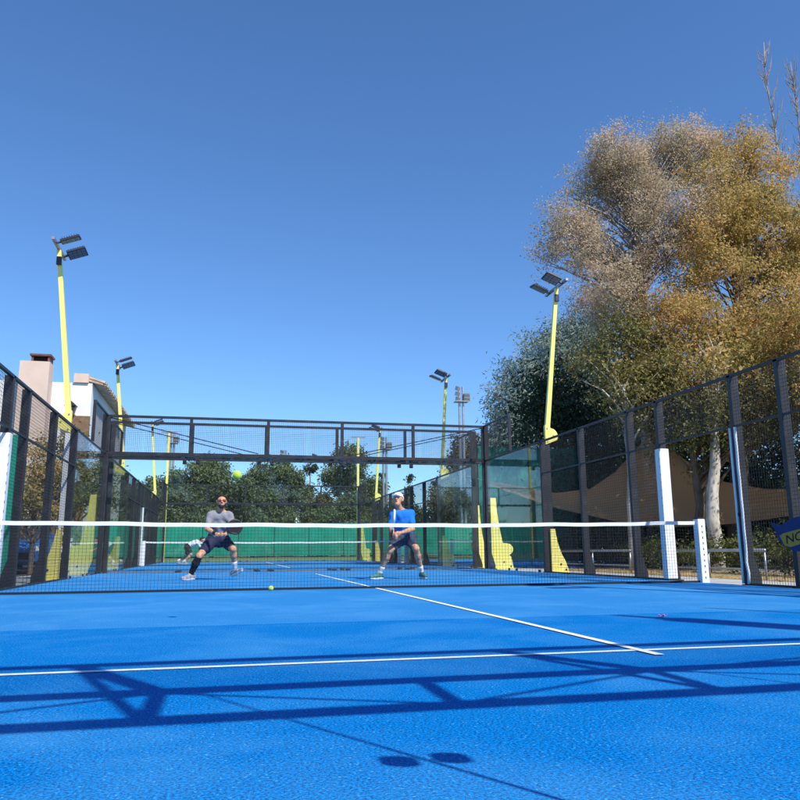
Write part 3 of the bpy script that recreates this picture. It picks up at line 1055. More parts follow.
def tree(name, label, base, trunk_h, trunk_r, lobes, leaf, bark, per=14, n_leaf=90, size=0.11, spread=0.42, aspect=0.5, droop=0.0, limbs=60, lean=(0, 0), group=None, seed=1, cat='tree', fork=0.45, gaps=0.0, gap_f=1.9):
    rng = np.random.default_rng(seed)
    rr = random.Random(seed)
    t = thing(name, label, cat, base, 0, group)
    bx0, by0, bz0 = base
    lob = [(a - bx0, b - by0, c - bz0, d, e, f) for (a, b, c, d, e, f) in lobes]
    pts, outs = clumps(lob, per, rng)
    if gaps > 0:   # whole boughs are missing here and there, so sky shows through
        ph = rng.uniform(0, 6.28, size=(6, 3))
        fq = rng.normal(size=(6, 3)) * gap_f
        nz = sum(np.sin(pts @ fq[q] + ph[q, 0]) for q in range(6))
        keep = nz > np.quantile(nz, gaps)
        pts, outs = pts[keep], outs[keep]
    # trunk and limbs
    top = Vector((lean[0], lean[1], trunk_h))
    b = MB()
    tp = []
    for i in range(9):
        k = i / 8
        tp.append(Vector((lean[0] * k ** 1.3 + rr.uniform(-1, 1) * trunk_r * 0.35 * (0 < i), lean[1] * k ** 1.3 + rr.uniform(-1, 1) * trunk_r * 0.35 * (0 < i), -0.15 + (trunk_h + 0.15) * k)))
    rad = [trunk_r * (1.35 if i == 0 else 1.06 - 0.72 * (i / 8)) for i in range(9)]
    b.tube(tp, rad, 10)
    b.build('trunk', bark, t, True)
    lb = MB()
    idx = rng.permutation(len(pts))[:limbs]
    for i in idx:
        e = Vector(pts[i])
        # leave the trunk lower than the tip, bow upward
        zz = min(trunk_h * 0.97, max(trunk_h * fork * 0.6, e.z - 0.55 * math.hypot(e.x, e.y) - rr.uniform(0, 1.2)))
        k = max(0.05, min(1, (zz + 0.15) / (trunk_h + 0.15)))
        j = min(7, int(k * 8))
        fr = k * 8 - j
        s0 = tp[j].lerp(tp[j + 1], fr)
        r0 = (rad[j] * (1 - fr) + rad[j + 1] * fr)
        mid = s0.lerp(e, 0.5) + Vector((rr.uniform(-.3, .3), rr.uniform(-.3, .3), 0.10 * (e - s0).length))
        r1 = min(r0 * 0.55, 0.012 * (e - s0).length + 0.012)
        lb.tube([s0, s0.lerp(mid, 0.5) + Vector((0, 0, 0.03)), mid, mid.lerp(e, 0.55), e], [r1, r1 * 0.85, r1 * 0.62, r1 * 0.4, 0.006], 5, False)
    if len(idx):
        lb.build('limbs' if False else 'branch_work', bark, t, True)
    # foliage
    if n_leaf:
        n = len(pts)
        cnt = np.maximum(3, (n_leaf * rng.uniform(0.35, 1.5, size=n)).astype(int))
        rep = np.repeat(np.arange(n), cnt)
        sp = spread * rng.uniform(0.6, 1.3, size=n)
        off = rng.normal(size=(len(rep), 3)) * sp[rep][:, None] * np.array([1, 1, 0.8])
        c = pts[rep] + off
        v = leaves(c, size, aspect, droop, rng, outs[rep])
        me = quads_mesh('crown', v, len(c))
        link('crown', me, leaf, t)
    return t


# the big autumn tree beyond the right fence: two leaders, upper left leaves painted pale for glass haze, golden right
tree('autumn_tree', 'huge golden autumn tree towering over the right fence', (12.75, 19.6, 0), 12.0, 0.30,
     [(13.6, 19.8, 11.5, 1.7, 1.6, 1.6), (15.0, 20.5, 13.2, 1.6, 1.6, 1.4), (12.6, 19.3, 9.4, 1.8, 1.6, 1.6), (15.2, 19.9, 10.6, 1.9, 1.7, 1.6), (16.4, 20.6, 10.6, 1.3, 1.5, 1.3),
      (11.3, 19.2, 7.3, 1.6, 1.5, 1.4), (13.6, 18.9, 7.0, 1.9, 1.7, 1.5), (16.2, 19.6, 8.0, 2.0, 1.7, 1.7), (10.3, 19.3, 5.6, 1.4, 1.4, 1.2), (12.2, 18.6, 5.0, 1.6, 1.5, 1.2),
      (14.8, 18.8, 5.2, 1.8, 1.6, 1.4), (17.2, 19.8, 5.8, 1.9, 1.8, 1.6)],
     'leaf_gold', 'bark_brown', per=120, n_leaf=72, size=0.09, spread=0.19, aspect=0.5, limbs=260, gaps=0.30, lean=(1.4, 0.4), group='big trees beyond the right fence', seed=3)
tree('autumn_tree', 'autumn tree painted pale for haze on the glass, upper left part of the great crown over the right fence', (10.75, 20.9, 0), 11.0, 0.22,
     [(9.7, 20.4, 13.0, 0.9, 1.0, 1.0), (8.3, 20.5, 10.0, 1.15, 1.3, 1.3), (9.4, 20.6, 11.4, 1.25, 1.3, 1.3), (10.7, 20.6, 12.9, 1.4, 1.4, 1.2), (10.2, 20.3, 10.2, 1.6, 1.5, 1.4), (11.9, 20.8, 13.5, 1.4, 1.4, 1.2),
      (13.2, 21.0, 14.0, 1.3, 1.3, 1.0), (11.8, 20.0, 11.4, 1.5, 1.5, 1.4), (9.3, 20.2, 8.2, 1.3, 1.3, 1.0), (14.4, 20.4, 14.2, 1.0, 1.0, 0.8)],
     'leaf_hazed', 'bark_grey', per=125, n_leaf=62, size=0.08, spread=0.18, aspect=0.45, limbs=260, gaps=0.27, lean=(0.3, 0), group='big trees beyond the right fence', seed=5)
tree('autumn_tree', 'low olive brown tree filling the space under the great crown', (10.3, 17.8, 0), 4.6, 0.15,
     [(9.6, 18.2, 4.6, 1.5, 1.5, 1.4), (10.9, 17.6, 3.9, 1.5, 1.4, 1.4), (12.2, 17.4, 4.4, 1.5, 1.4, 1.5), (9.0, 19.0, 6.2, 1.3, 1.4, 1.3)],
     'leaf_olive', 'bark_brown', per=60, n_leaf=85, size=0.09, spread=0.22, limbs=60, gaps=0.15, group='big trees beyond the right fence', seed=8)
tree('autumn_tree', 'golden tree at the right picture edge behind the fence', (14.2, 15.6, 0), 6.0, 0.2,
     [(14.2, 15.6, 6.2, 2.0, 1.9, 1.9), (13.2, 15.2, 4.2, 1.6, 1.5, 1.5), (15.4, 15.6, 5.0, 1.8, 1.6, 1.7), (14.4, 15.9, 3.1, 1.8, 1.4, 1.2)],
     'leaf_gold', 'bark_brown', per=60, n_leaf=85, size=0.09, spread=0.22, gaps=0.15, limbs=70, group='big trees beyond the right fence', seed=9)
tree('dark_evergreen', 'dark evergreen shrub tree in shade behind the right fence', (11.0, 24.0, 0), 5, 0.18,
     [(9.4, 24.4, 3.2, 1.9, 1.6, 2.6), (11.6, 23.5, 2.8, 2.4, 1.5, 2.4), (14.4, 23.2, 2.8, 2.4, 1.5, 2.4), (17.6, 23, 3.0, 2.6, 1.5, 2.6), (10.0, 25.0, 5.6, 1.9, 1.6, 1.8)],
     'leaf_dark', 'bark_brown', per=26, n_leaf=85, size=0.16, spread=0.4, limbs=60, seed=10)
for i, (x, y, r) in enumerate(((10.2, 21.6, 1.5), (12.6, 21.2, 1.5), (15.0, 21.0, 1.5), (17.4, 20.6, 1.6), (19.8, 20.0, 1.6))):
    tree('laurel_bush', ['dark laurel bush behind the short yellow foot', 'dark laurel bush behind the tall white pad', 'dark laurel bush behind the thick pale trunk', 'dark laurel bush behind the torn jamb pad', 'dark laurel bush at the right picture edge'][i], (x, y, 0), 1.6, 0.08,
         [(x - 0.6, y, 0.8, 1.0, 0.8, 0.9), (x + 0.6, y, 0.9, 1.0, 0.8, 1.0), (x, y + 0.4, 2.0, 1.3, 0.9, 1.0), (x, y - 0.3, 1.4, 1.2, 0.7, 0.8)], 'leaf_dark', 'bark_brown', per=60, n_leaf=60, size=0.17, spread=0.3, limbs=20, group='dark laurels beyond the right fence', seed=200 + i, cat='bush')
# trees added unseen behind the camera, to darken reflections in the court glass
for i, (x, y, h) in enumerate(((-16, -22, 8), (-9, -24, 9), (-2, -23, 8), (5, -25, 9), (12, -23, 8.5))):
    tree('added_rear_tree', ['added tree behind the camera, leftmost of its row', 'added tree behind the camera, second from the left of its row', 'added tree behind the camera, in the middle of its row', 'added tree behind the camera, second from the right of its row', 'added tree behind the camera, rightmost of its row'][i], (x, y, 0), h * 0.8, 0.25, [(x + dx, y + dy, z, 3.2, 2.2, 1.8) for dx, dy, z in ((0, 0, h - 1.8), (-2, 0.4, 3.0), (2, 0.3, 3.2), (0, 0.6, 1.6))],
         'leaf_green', 'bark_brown', per=14, n_leaf=45, size=0.5, spread=0.55, limbs=12, group='trees added behind the camera', seed=230 + i)
# slim pale trunk in front
tree('pale_trunk_tree', 'tree with thick pale mottled trunk right of the tall white pad', (10.25, 17.2, 0), 5.4, 0.20,
     [(10.9, 17.4, 5.6, 1.3, 1.2, 1.2)], 'leaf_gold', 'bark_pale', per=24, n_leaf=60, size=0.13, spread=0.3, limbs=20, lean=(0.65, 0.1), seed=12)
tree('pale_trunk_tree', 'slim birch like trunk seen behind the tall white pad', (8.55, 18.2, 0), 5.0, 0.13,
     [(8.7, 18.3, 5.0, 1.2, 1.1, 1.1)], 'leaf_olive', 'bark_pale', per=22, n_leaf=60, size=0.13, spread=0.3, limbs=20, lean=(0.1, 0.1), seed=13)
# bare poplars high at the right edge
for (x, y, h, sd, lab) in ((25.5, 30.5, 27.0, 21, 'bare tall poplar at the top right, left of the pair'), (26.6, 30.0, 25.8, 22, 'bare tall poplar at the right picture edge')):
    t = thing('bare_poplar', lab, 'tree', (x, y, 0), 0, 'bare poplars at the right edge')
    rr = random.Random(sd)
    b = MB()
    tp = [Vector((rr.uniform(-.15, .15) - 0.05 * i, rr.uniform(-.15, .15), -0.2 + h * i / 12)) for i in range(13)]
    rd = [0.17 * (1 - i / 12.6) + 0.010 for i in range(13)]
    b.tube(tp, rd, 8)
    b.build('trunk', 'bark_grey', t, True)
    b = MB()
    for i in range(120):
        k = rr.uniform(0.45, 0.98)
        j = int(k * 12)
        s0 = tp[j].lerp(tp[j + 1], k * 12 - j)
        a = rr.uniform(0, 2 * PI)
        ln = rr.uniform(0.8, 2.6) * (1.2 - 0.7 * k)
        e = s0 + Vector((math.cos(a) * ln * 0.42, math.sin(a) * ln * 0.42, ln * 1.1))
        md = s0.lerp(e, 0.5) + Vector((math.cos(a) * 0.12, math.sin(a) * 0.12, -0.05))
        b.tube([s0, md, e], [0.024, 0.015, 0.005], 5, False)
    b.build('branch_work', 'bark_grey', t, True)
tree('pine_tree', 'dark foliage poking in at the top right picture edge', (28.3, 29.0, 0), 21, 0.25,
     [(28.3, 29, 21.0, 1.5, 1.4, 1.6), (28.6, 29, 17.4, 1.7, 1.4, 1.6)], 'leaf_pine', 'bark_grey', per=20, n_leaf=80, size=0.22, spread=0.3, aspect=0.2, limbs=30, seed=33)
# pines behind the courts on the right
for i, (bx, by, h, lb_, lab) in enumerate((
        (19.6, 46, 15.5, [(19.0, 46, 13.6, 2.0, 1.9, 1.7), (21.2, 46, 14.6, 2.2, 2.0, 2.2), (17.3, 46, 11.6, 1.8, 1.7, 1.6), (20.2, 45.6, 10.6, 2.2, 1.9, 2.0), (17.0, 45.6, 8.6, 1.8, 1.6, 1.6), (22.6, 46, 11.0, 2.2, 1.9, 2.2)], 'tall pine tinted blue for haze left of the yellow pole on the right'),
        (15.6, 44, 9.5, [(15.0, 44, 9.3, 1.3, 1.2, 1.6), (15.6, 44, 7.3, 1.7, 1.5, 1.5), (14.6, 44, 5.6, 1.6, 1.4, 1.4), (16.8, 44, 5.5, 2.0, 1.6, 2.0)], 'smaller pine at the left end of the right hand trees'),
        (21.0, 38, 9.0, [(18.6, 38, 7.6, 1.9, 1.6, 1.7), (21.0, 38, 8.6, 2.2, 1.7, 2.0), (17.6, 38, 5.2, 2.0, 1.6, 1.8), (20.4, 38, 5.2, 2.3, 1.8, 2.2)], 'dark pine behind the upper corner of the right fence'))):
    tree('pine_tree', lab, (bx, by, 0), h, 0.26, lb_, 'leaf_pine' if i < 2 else 'leaf_dark', 'bark_brown', per=24, n_leaf=80, size=0.30, spread=0.42, aspect=0.22, limbs=50, group='pines on the right', seed=40 + i)
# line of trees behind the far wind screen
far = [(-7.0, 80, 8.6, 3.6, 'leaf_green', 'broad green tree behind the far wind screen, farthest left'),
       (-3.2, 82, 10.2, 3.4, 'leaf_green', 'rounded green tree behind the grey shirt player'),
       (0.9, 81, 9.7, 3.2, 'leaf_green', 'dark green tree left of the gap in the far trees'),
       (4.6, 82, 10.0, 2.4, 'leaf_green', 'loose green tree just left of the slim far tree'),
       (11.4, 82, 12.0, 2.8, 'leaf_green', 'tallest dark tree in the far row, behind the wire band'),
       (8.2, 83, 7.0, 1.9, 'leaf_olive', 'low olive tree in the gap of the far row'),
       (13.8, 84, 8.5, 2.0, 'leaf_green', 'green tree left of the blue shirt player in the far row'),
       (22.6, 78, 12.2, 3.2, 'leaf_olive', 'brownish tree at the right end of the far row'),
       (26.0, 74, 13.0, 3.4, 'leaf_dark', 'dark tree behind the right corner post'),
       (-4.9, 79, 7.2, 2.6, 'leaf_green', 'low green tree left of the grey shirt player'),
       (2.6, 79, 6.6, 2.6, 'leaf_green', 'low green tree right of the flying ball'),
       (10.0, 79, 6.2, 2.6, 'leaf_green', 'low green tree behind the net centre'),
       (16.6, 79, 6.4, 2.4, 'leaf_green', 'low green tree behind the white capped head'),
       (-11.5, 78, 7.0, 3.0, 'leaf_green', 'green tree beyond the left fence end')]
for i, (x, y, h, r, lf, lab) in enumerate(far):
    rg = random.Random(100 + i)
    lo = []
    r *= 1.22
    for k in range(13):
        q = k / 12
        zz = 1.2 + (h - 2.2) * q
        wd = 0.95 - 0.65 * q ** 1.6
        rk = r * rg.uniform(0.38, 0.6) * (1.1 - 0.35 * q)
        lo.append((x + rg.uniform(-1, 1) * r * wd, y + rg.uniform(-.6, .6) * r, zz, rk, rk * 0.9, max(0.9, h * rg.uniform(0.09, 0.14))))
    tree('far_tree', lab, (x, y, 0), h * 0.75, 0.2, lo, lf, 'bark_brown', per=24, n_leaf=50, size=0.28, spread=0.36, aspect=0.55, limbs=25, gaps=0.04, gap_f=1.2, group='row of trees behind the far wind screen', seed=60 + i)
for i, (x, y, h, r, lab) in enumerate(((7.2, 86, 10.6, 0.55, 'slim columnar tree in the sky gap of the far row'),
                                       (15.9, 88, 9.6, 0.7, 'pointed conifer left of the blue shirt player, taller'),
                                       (19.3, 88, 9.2, 0.45, 'thin pointed conifer right of the white capped head'))):
    lo = [(x, y, 1 + (h - 1.5) * k / 7, r * (1.15 - 0.9 * k / 7) + 0.12, r * (1.15 - 0.9 * k / 7) + 0.12, h / 11) for k in range(8)]
    if i == 0:
        lo = [(x, y, h - 0.6, 0.85, 0.8, 0.9), (x, y, h - 3.4, 0.45, 0.45, 0.9), (x + 0.2, y, h - 5.2, 0.7, 0.6, 1.2), (x, y, 2.5, 1.2, 1.0, 1.8)]
    tree('conifer', lab, (x, y, 0), h * 0.9, 0.14, lo, 'leaf_dark', 'bark_brown', per=18, n_leaf=55, size=0.30, spread=0.22, limbs=12, group='slim trees in the far row', seed=80 + i)
# left side bushes
tree('garden_bush', 'golden brown bush between the left fence posts', (-6.75, 20.5, 0), 2.6, 0.06,
     [(-6.8, 20.5, 2.7, 0.6, 0.6, 0.8), (-6.5, 20.4, 1.9, 0.55, 0.5, 0.6), (-7.2, 20.6, 1.5, 0.6, 0.5, 0.6)], 'leaf_gold', 'bark_brown', per=40, n_leaf=70, size=0.09, spread=0.16, limbs=30, seed=90, cat='bush')
tree('garden_bush', 'green bush under the house wall left of the tall yellow pole', (-7.4, 26.0, 0), 3.4, 0.08,
     [(-7.5, 26, 3.4, 0.9, 0.8, 0.8), (-7.0, 26, 2.4, 0.9, 0.8, 0.8), (-8.2, 26, 2.2, 0.9, 0.8, 0.9)], 'leaf_olive', 'bark_brown', per=34, n_leaf=70, size=0.11, spread=0.2, limbs=30, seed=91, cat='bush')
tree('garden_tree', 'leafy tree seen through the left glass corner', (-7.6, 30.5, 0), 3.6, 0.1,
     [(-7.4, 30.5, 3.6, 1.2, 1.0, 1.1), (-6.9, 30.6, 2.6, 0.9, 0.9, 0.9), (-8.4, 30.6, 2.8, 1.0, 0.9, 0.9)], 'leaf_hedge', 'bark_brown', per=30, n_leaf=70, size=0.13, spread=0.25, limbs=30, seed=92)
# hedge plants beyond the rail
for i, (x, y, lab) in enumerate(((8.6, 9.8, 'clipped hedge plant at the right picture edge'), (8.7, 11.2, 'hedge plant behind the torn jamb pad'), (8.7, 12.6, 'hedge plant with yellow leaves behind the low rail'),
                                 (8.8, 14.0, 'hedge plant behind the slim net post'), (8.9, 15.4, 'hedge plant behind the tall white pad'), (9.0, 17.0, 'hedge plant left of the tall white pad'), (9.1, 18.8, 'hedge plant farthest along the row'))):
    tree('hedge_plant', lab, (x, y, 0), 0.5, 0.03, [(x, y - 0.35, 0.42, 0.45, 0.5, 0.42), (x, y + 0.35, 0.40, 0.45, 0.5, 0.40)], 'leaf_hedge', 'bark_brown', per=150, n_leaf=22, size=0.075, spread=0.10, limbs=24, group='hedge beyond the right rail', seed=120 + i, cat='hedge')


def litter():
    """fallen leaves on the dirt strip"""
    n = 2600
    c = np.stack([RNG.uniform(6.6, 9.1, n), RNG.uniform(6, 21, n), np.full(n, -0.022) + RNG.uniform(0, 0.012, n)], 1)
    v = leaves(c, 0.07, 0.6)
    v[:, 2] = -0.022 + (v[:, 2] + 0.022) * 0.25
    o = link('leaf_litter', quads_mesh('leaf_litter', v, n), 'leaf_gold')
    o['kind'] = 'stuff'
    tag(o, 'dry fallen leaves scattered on the dirt outside the right fence', 'leaves')


litter()

# ------------------------------------------------------------------ cars
def car(label, loc, rz, paint):
    t = thing('parked_car', label, 'car', loc, rz, 'cars parked left of the courts')
    # side profile (x forward, z up), body
    prof = [(-2.05, 0.28), (-2.10, 0.60), (-2.02, 0.88), (-1.5, 0.95), (-0.9, 0.98), (1.0, 0.95), (1.85, 0.82), (2.12, 0.62), (2.10, 0.30), (1.75, 0.22), (-1.8, 0.22)]
    bm = bmesh.new()

    def ring(y, k):
        return [bm.verts.new((x * (1 - 0.02 * k), y, z - 0.01 * k)) for x, z in prof]
    rings = [ring(-0.86, 1.5), ring(-0.80, 0), ring(0.80, 0), ring(0.86, 1.5)]
    for a, b in zip(rings, rings[1:]):
        for i in range(len(prof)):
            j = (i + 1) % len(prof)
            bm.faces.new((a[i], a[j], b[j], b[i]))
    bm.faces.new(rings[0][::-1])
    bm.faces.new(rings[-1])
    bmesh.ops.recalc_face_normals(bm, faces=bm.faces[:])
    me = bpy.data.meshes.new('body')
    bm.to_mesh(me)
    bm.free()
    body = link('body', me, paint, t)
    bv = body.modifiers.new('bevel', 'BEVEL')
    bv.width, bv.segments = 0.05, 2
    # cabin
    cab = [(-1.75, 0.96), (-1.35, 1.40), (0.05, 1.45), (0.85, 0.97)]
    MB().poly([(x, s * (0.78 if z < 1.1 else 0.62), z) for s in (-1, 1) for x, z in cab],
              [(0, 1, 2, 3), (7, 6, 5, 4), (0, 4, 5, 1), (1, 5, 6, 2), (2, 6, 7, 3)]).build('cabin_glass', 'car_glass', t)
    MB().poly([(x, s * 0.60, z) for s in (-1, 1) for x, z in ((-1.36, 1.405), (0.04, 1.455), (-0.1, 1.50), (-1.2, 1.46))],
              [(0, 1, 2, 3), (7, 6, 5, 4), (0, 4, 5, 1), (1, 5, 6, 2), (2, 6, 7, 3), (3, 7, 4, 0)]).build('roof', paint, t)
    for s in (-1, 1):
        for x0, x1 in ((0.05, 0.86), (-0.62, -0.60), (-1.36, -1.76)):
            MB().bar((x0, s * 0.625, 1.44), (x1, s * 0.785, 0.97), 0.06).build('pillar', paint, t)
        for x in (-1.3, 1.32):
            w = MB().tube([(x, s * 0.70, 0.31), (x, s * 0.875, 0.31)], 0.31, 20).build('wheel', 'tyre', t)
            MB().tube([(x, s * 0.876, 0.31), (x, s * 0.886, 0.31)], 0.20, 14).build('rim', 'galvanised', w)
        MB().box((2.03, s * 0.5, 0.60), (2.115, s * 0.8, 0.74), 0.02).build('headlight', 'head_lamp', t)
        MB().box((0.62, s * 0.84, 0.95), (0.78, s * 1.0, 1.08), 0.02).build('mirror', paint, t)
    MB().box((2.08, -0.45, 0.38), (2.125, 0.45, 0.56), 0.01).build('grille', 'dark_void', t)
    return t


car('blue car parked behind the left wire fence', (-7.9, 24.2, -0.03), R(-80), 'car_blue')
car('white car parked beyond the left glass corner', (-8.7, 33.0 - 2.5, -0.03), R(-70), 'car_white')

# ------------------------------------------------------------------ play equipment in the shade and the round sign
pa = thing('play_arch', 'blue tubular arch of a playground in the shade behind the right fence', 'play frame', (10.9, 25.5 - 4.3, 0))
MB().tube([(0.75 * math.cos(PI * i / 14), 0, 0.35 + 1.0 * math.sin(PI * i / 14)) for i in range(15)], 0.11, 10).build('arch', 'play_blue', pa, True)
for s in (-1, 1):
    MB().tube([(s * 0.75, 0, -0.06), (s * 0.75, 0, 0.36)], 0.11, 10).build('leg', 'play_blue', pa, True)
pr = thing('playground_board', 'dark red playground panel in the shade behind the right fence', 'play frame', (12.6, 21.4, 0))
MB().box((-0.9, -0.05, 0.35), (0.9, 0.05, 1.5), 0.04).build('panel', 'play_red', pr)
for s in (-1, 1):
    MB().tube([(s * 0.8, 0.1, -0.06), (s * 0.8, 0.1, 1.7)], 0.06, 8).build('post', 'play_red', pr, True)

sg = thing('sponsor_sign', 'blue board with tilted yellow banner on the fence at the right picture edge', 'sign', (5.03, 7.80, 0.69))
out = [(-0.36, 0.14), (-0.26, 0.10), (-0.05, 0.20), (0.30, 0.24), (0.42, 0.10), (0.40, -0.14), (0.18, -0.26), (-0.12, -0.22), (-0.28, -0.10)]
MB().prism(out, 'xz', -0.010, 0.010).build('board', 'sign_blue', sg)
bn = MB().prism([(-0.27, -0.03), (-0.22, -0.15), (-0.15, -0.175), (0.40, -0.01), (0.40, 0.15), (-0.22, 0.0)], 'xz', -0.016, -0.011).build('banner', 'sign_yellow', sg)
tx = bpy.data.curves.new('lettering', 'FONT')
tx.body = 'NO'
tx.size = 0.15
tx.shear = 0.3
tx.extrude = 0.001
txo = bpy.data.objects.new('lettering', tx)
C.objects.link(txo)
dg = bpy.context.evaluated_depsgraph_get()
tme = bpy.data.meshes.new_from_object(txo.evaluated_get(dg))
bpy.data.objects.remove(txo)
tm = link('lettering', tme, 'dark_void', bn)
tm.matrix_local = Matrix.Translation((-0.20, -0.0185, -0.135)) @ Matrix.Rotation(R(-15), 4, 'Y') @ Matrix.Rotation(R(90), 4, 'X')
sg.rotation_euler = (0, 0, R(-62))

# ------------------------------------------------------------------ people: one continuous surface grown round a posed skeleton
def grow(prims, h=0.010, k=0.030, wrinkle=0.0, seed=0, cuts=()):
    """smooth union of tapered capsules (a, b, ra, rb) turned into a mesh (surface nets); cuts: (point, normal) half spaces kept"""
    P = np.array([p[0] for p in prims] + [p[1] for p in prims])
    rm = max(max(p[2], p[3]) for p in prims) + 0.04
    lo = P.min(0) - rm
    n = np.ceil((P.max(0) + rm - lo) / h).astype(int) + 1
    ax = [lo[i] + h * np.arange(n[i]) for i in range(3)]
    D = np.full(n, 0.3, np.float32)
    for a, b, ra, rb in prims:
        a, b = np.array(a, float), np.array(b, float)
        m_ = max(ra, rb) + 0.10
        i0 = np.maximum(0, np.floor((np.minimum(a, b) - m_ - lo) / h).astype(int))
        i1 = np.minimum(n, np.ceil((np.maximum(a, b) + m_ - lo) / h).astype(int) + 1)
        X, Y, Z = np.meshgrid(ax[0][i0[0]:i1[0]], ax[1][i0[1]:i1[1]], ax[2][i0[2]:i1[2]], indexing='ij')
        ab = b - a
        L2 = max(1e-9, ab @ ab)
        t = np.clip(((X - a[0]) * ab[0] + (Y - a[1]) * ab[1] + (Z - a[2]) * ab[2]) / L2, 0, 1)
        d = np.sqrt((X - a[0] - t * ab[0]) ** 2 + (Y - a[1] - t * ab[1]) ** 2 + (Z - a[2] - t * ab[2]) ** 2) - (ra + (rb - ra) * t)
        sl = (slice(i0[0], i1[0]), slice(i0[1], i1[1]), slice(i0[2], i1[2]))
        o = D[sl]
        kk = min(k, 1.2 * min(ra, rb))
        hh = np.clip(0.5 + 0.5 * (o - d) / kk, 0, 1)
        D[sl] = o * (1 - hh) + d * hh - kk * hh * (1 - hh)
    if wrinkle or cuts:
        X, Y, Z = np.meshgrid(*ax, indexing='ij')
        if wrinkle:
            s = seed * 1.7
            D += wrinkle * (np.sin(31 * Z + 17 * X + s) * np.sin(23 * X - 11 * Y + s) + 0.6 * np.sin(47 * X + 29 * Z + 13 * Y)).astype(np.float32)
        for (p, nn) in cuts:
            nn = np.array(nn, float) / np.linalg.norm(nn)
            D = np.maximum(D, -((X - p[0]) * nn[0] + (Y - p[1]) * nn[1] + (Z - p[2]) * nn[2]))
    ins = D < 0
    c = np.zeros(np.array(n) - 1, int)
    for dx in (0, 1):
        for dy in (0, 1):
            for dz in (0, 1):
                c += ins[dx:n[0] - 1 + dx, dy:n[1] - 1 + dy, dz:n[2] - 1 + dz]
    act = (c > 0) & (c < 8)
    idx = -np.ones(act.shape, int)
    cells = np.argwhere(act)
    idx[act] = np.arange(len(cells))
    acc = np.zeros((len(cells), 3))
    num = np.zeros(len(cells))
    cor = [(x, y, z) for x in (0, 1) for y in (0, 1) for z in (0, 1)]
    for p in cor:
        for a_ in range(3):
            if p[a_] == 1:
                continue
            q = list(p)
            q[a_] = 1
            d0 = D[cells[:, 0] + p[0], cells[:, 1] + p[1], cells[:, 2] + p[2]]
            d1 = D[cells[:, 0] + q[0], cells[:, 1] + q[1], cells[:, 2] + q[2]]
            mk = (d0 < 0) != (d1 < 0)
            t = np.where(mk, d0 / np.where(mk, d0 - d1, 1), 0)
            e = np.tile(np.array(p, float), (len(cells), 1))
            e[:, a_] = t
            acc += e * mk[:, None]
            num += mk
    verts = lo + h * (cells + acc / np.maximum(num, 1)[:, None])
    faces = []
    for a_ in range(3):
        u, v = (a_ + 1) % 3, (a_ + 2) % 3
        s0 = [slice(0, n[i]) for i in range(3)]
        s1 = [slice(0, n[i]) for i in range(3)]
        s0[a_], s1[a_] = slice(0, n[a_] - 1), slice(1, n[a_])
        A, B = ins[tuple(s0)], ins[tuple(s1)]
        for flip, mk in ((False, A & ~B), (True, B & ~A)):
            e = np.argwhere(mk)
            e = e[(e[:, u] > 0) & (e[:, v] > 0) & (e[:, u] < n[u] - 1) & (e[:, v] < n[v] - 1)]
            qd = []
            for du, dv in ((1, 1), (0, 1), (0, 0), (1, 0)):
                f = e.copy()
                f[:, u] -= du
                f[:, v] -= dv
                qd.append(idx[f[:, 0], f[:, 1], f[:, 2]])
            qd = np.stack(qd, 1)
            faces.append(qd[:, ::-1] if flip else qd)
    faces = np.concatenate(faces)
    faces = faces[(faces >= 0).all(1)]
    me = bpy.data.meshes.new('grown')
    me.from_pydata(verts.tolist(), [], faces.tolist())
    me.polygons.foreach_set('use_smooth', [True] * len(me.polygons))
    return me


V = lambda p: np.array(p, float)


def lerp(a, b, t):
    return V(a) * (1 - t) + V(b) * t


def unit(a):
    a = V(a)
    return a / (np.linalg.norm(a) + 1e-9)


def hand_prims(wr, el, grip, palm_n, size=1.0):
    """palm, four unequal curled fingers and a thumb leaving the side of the palm; grip = axis of the handle held"""
    d = unit(V(wr) - V(el))
    g = unit(grip)
    n = unit(palm_n)
    pc = V(wr) + d * 0.055 * size
    pr = [(V(wr), pc, 0.027, 0.030), (pc - g * 0.022, pc + g * 0.022, 0.026, 0.026)]
    for i, ln in enumerate((0.92, 1.05, 1.0, 0.8)):
        o = (i - 1.5) * 0.0215
        k0 = pc + g * o + d * 0.022
        k1 = k0 + (d * 0.030 + n * 0.018) * ln
        k2 = k1 + (n * 0.030 - d * 0.004) * ln
        k3 = k2 + (-d * 0.022 + n * 0.006) * ln
        pr += [(k0, k1, 0.0105, 0.0098), (k1, k2, 0.0098, 0.0092), (k2, k3, 0.0092, 0.0085)]
    t0 = V(wr) + d * 0.030 - g * 0.026
    t1 = t0 - g * 0.018 + d * 0.026 + n * 0.014
    t2 = t1 + d * 0.018 + n * 0.024 + g * 0.006
    pr += [(t0, t1, 0.0135, 0.0115), (t1, t2, 0.0115, 0.0095)]
    return pr


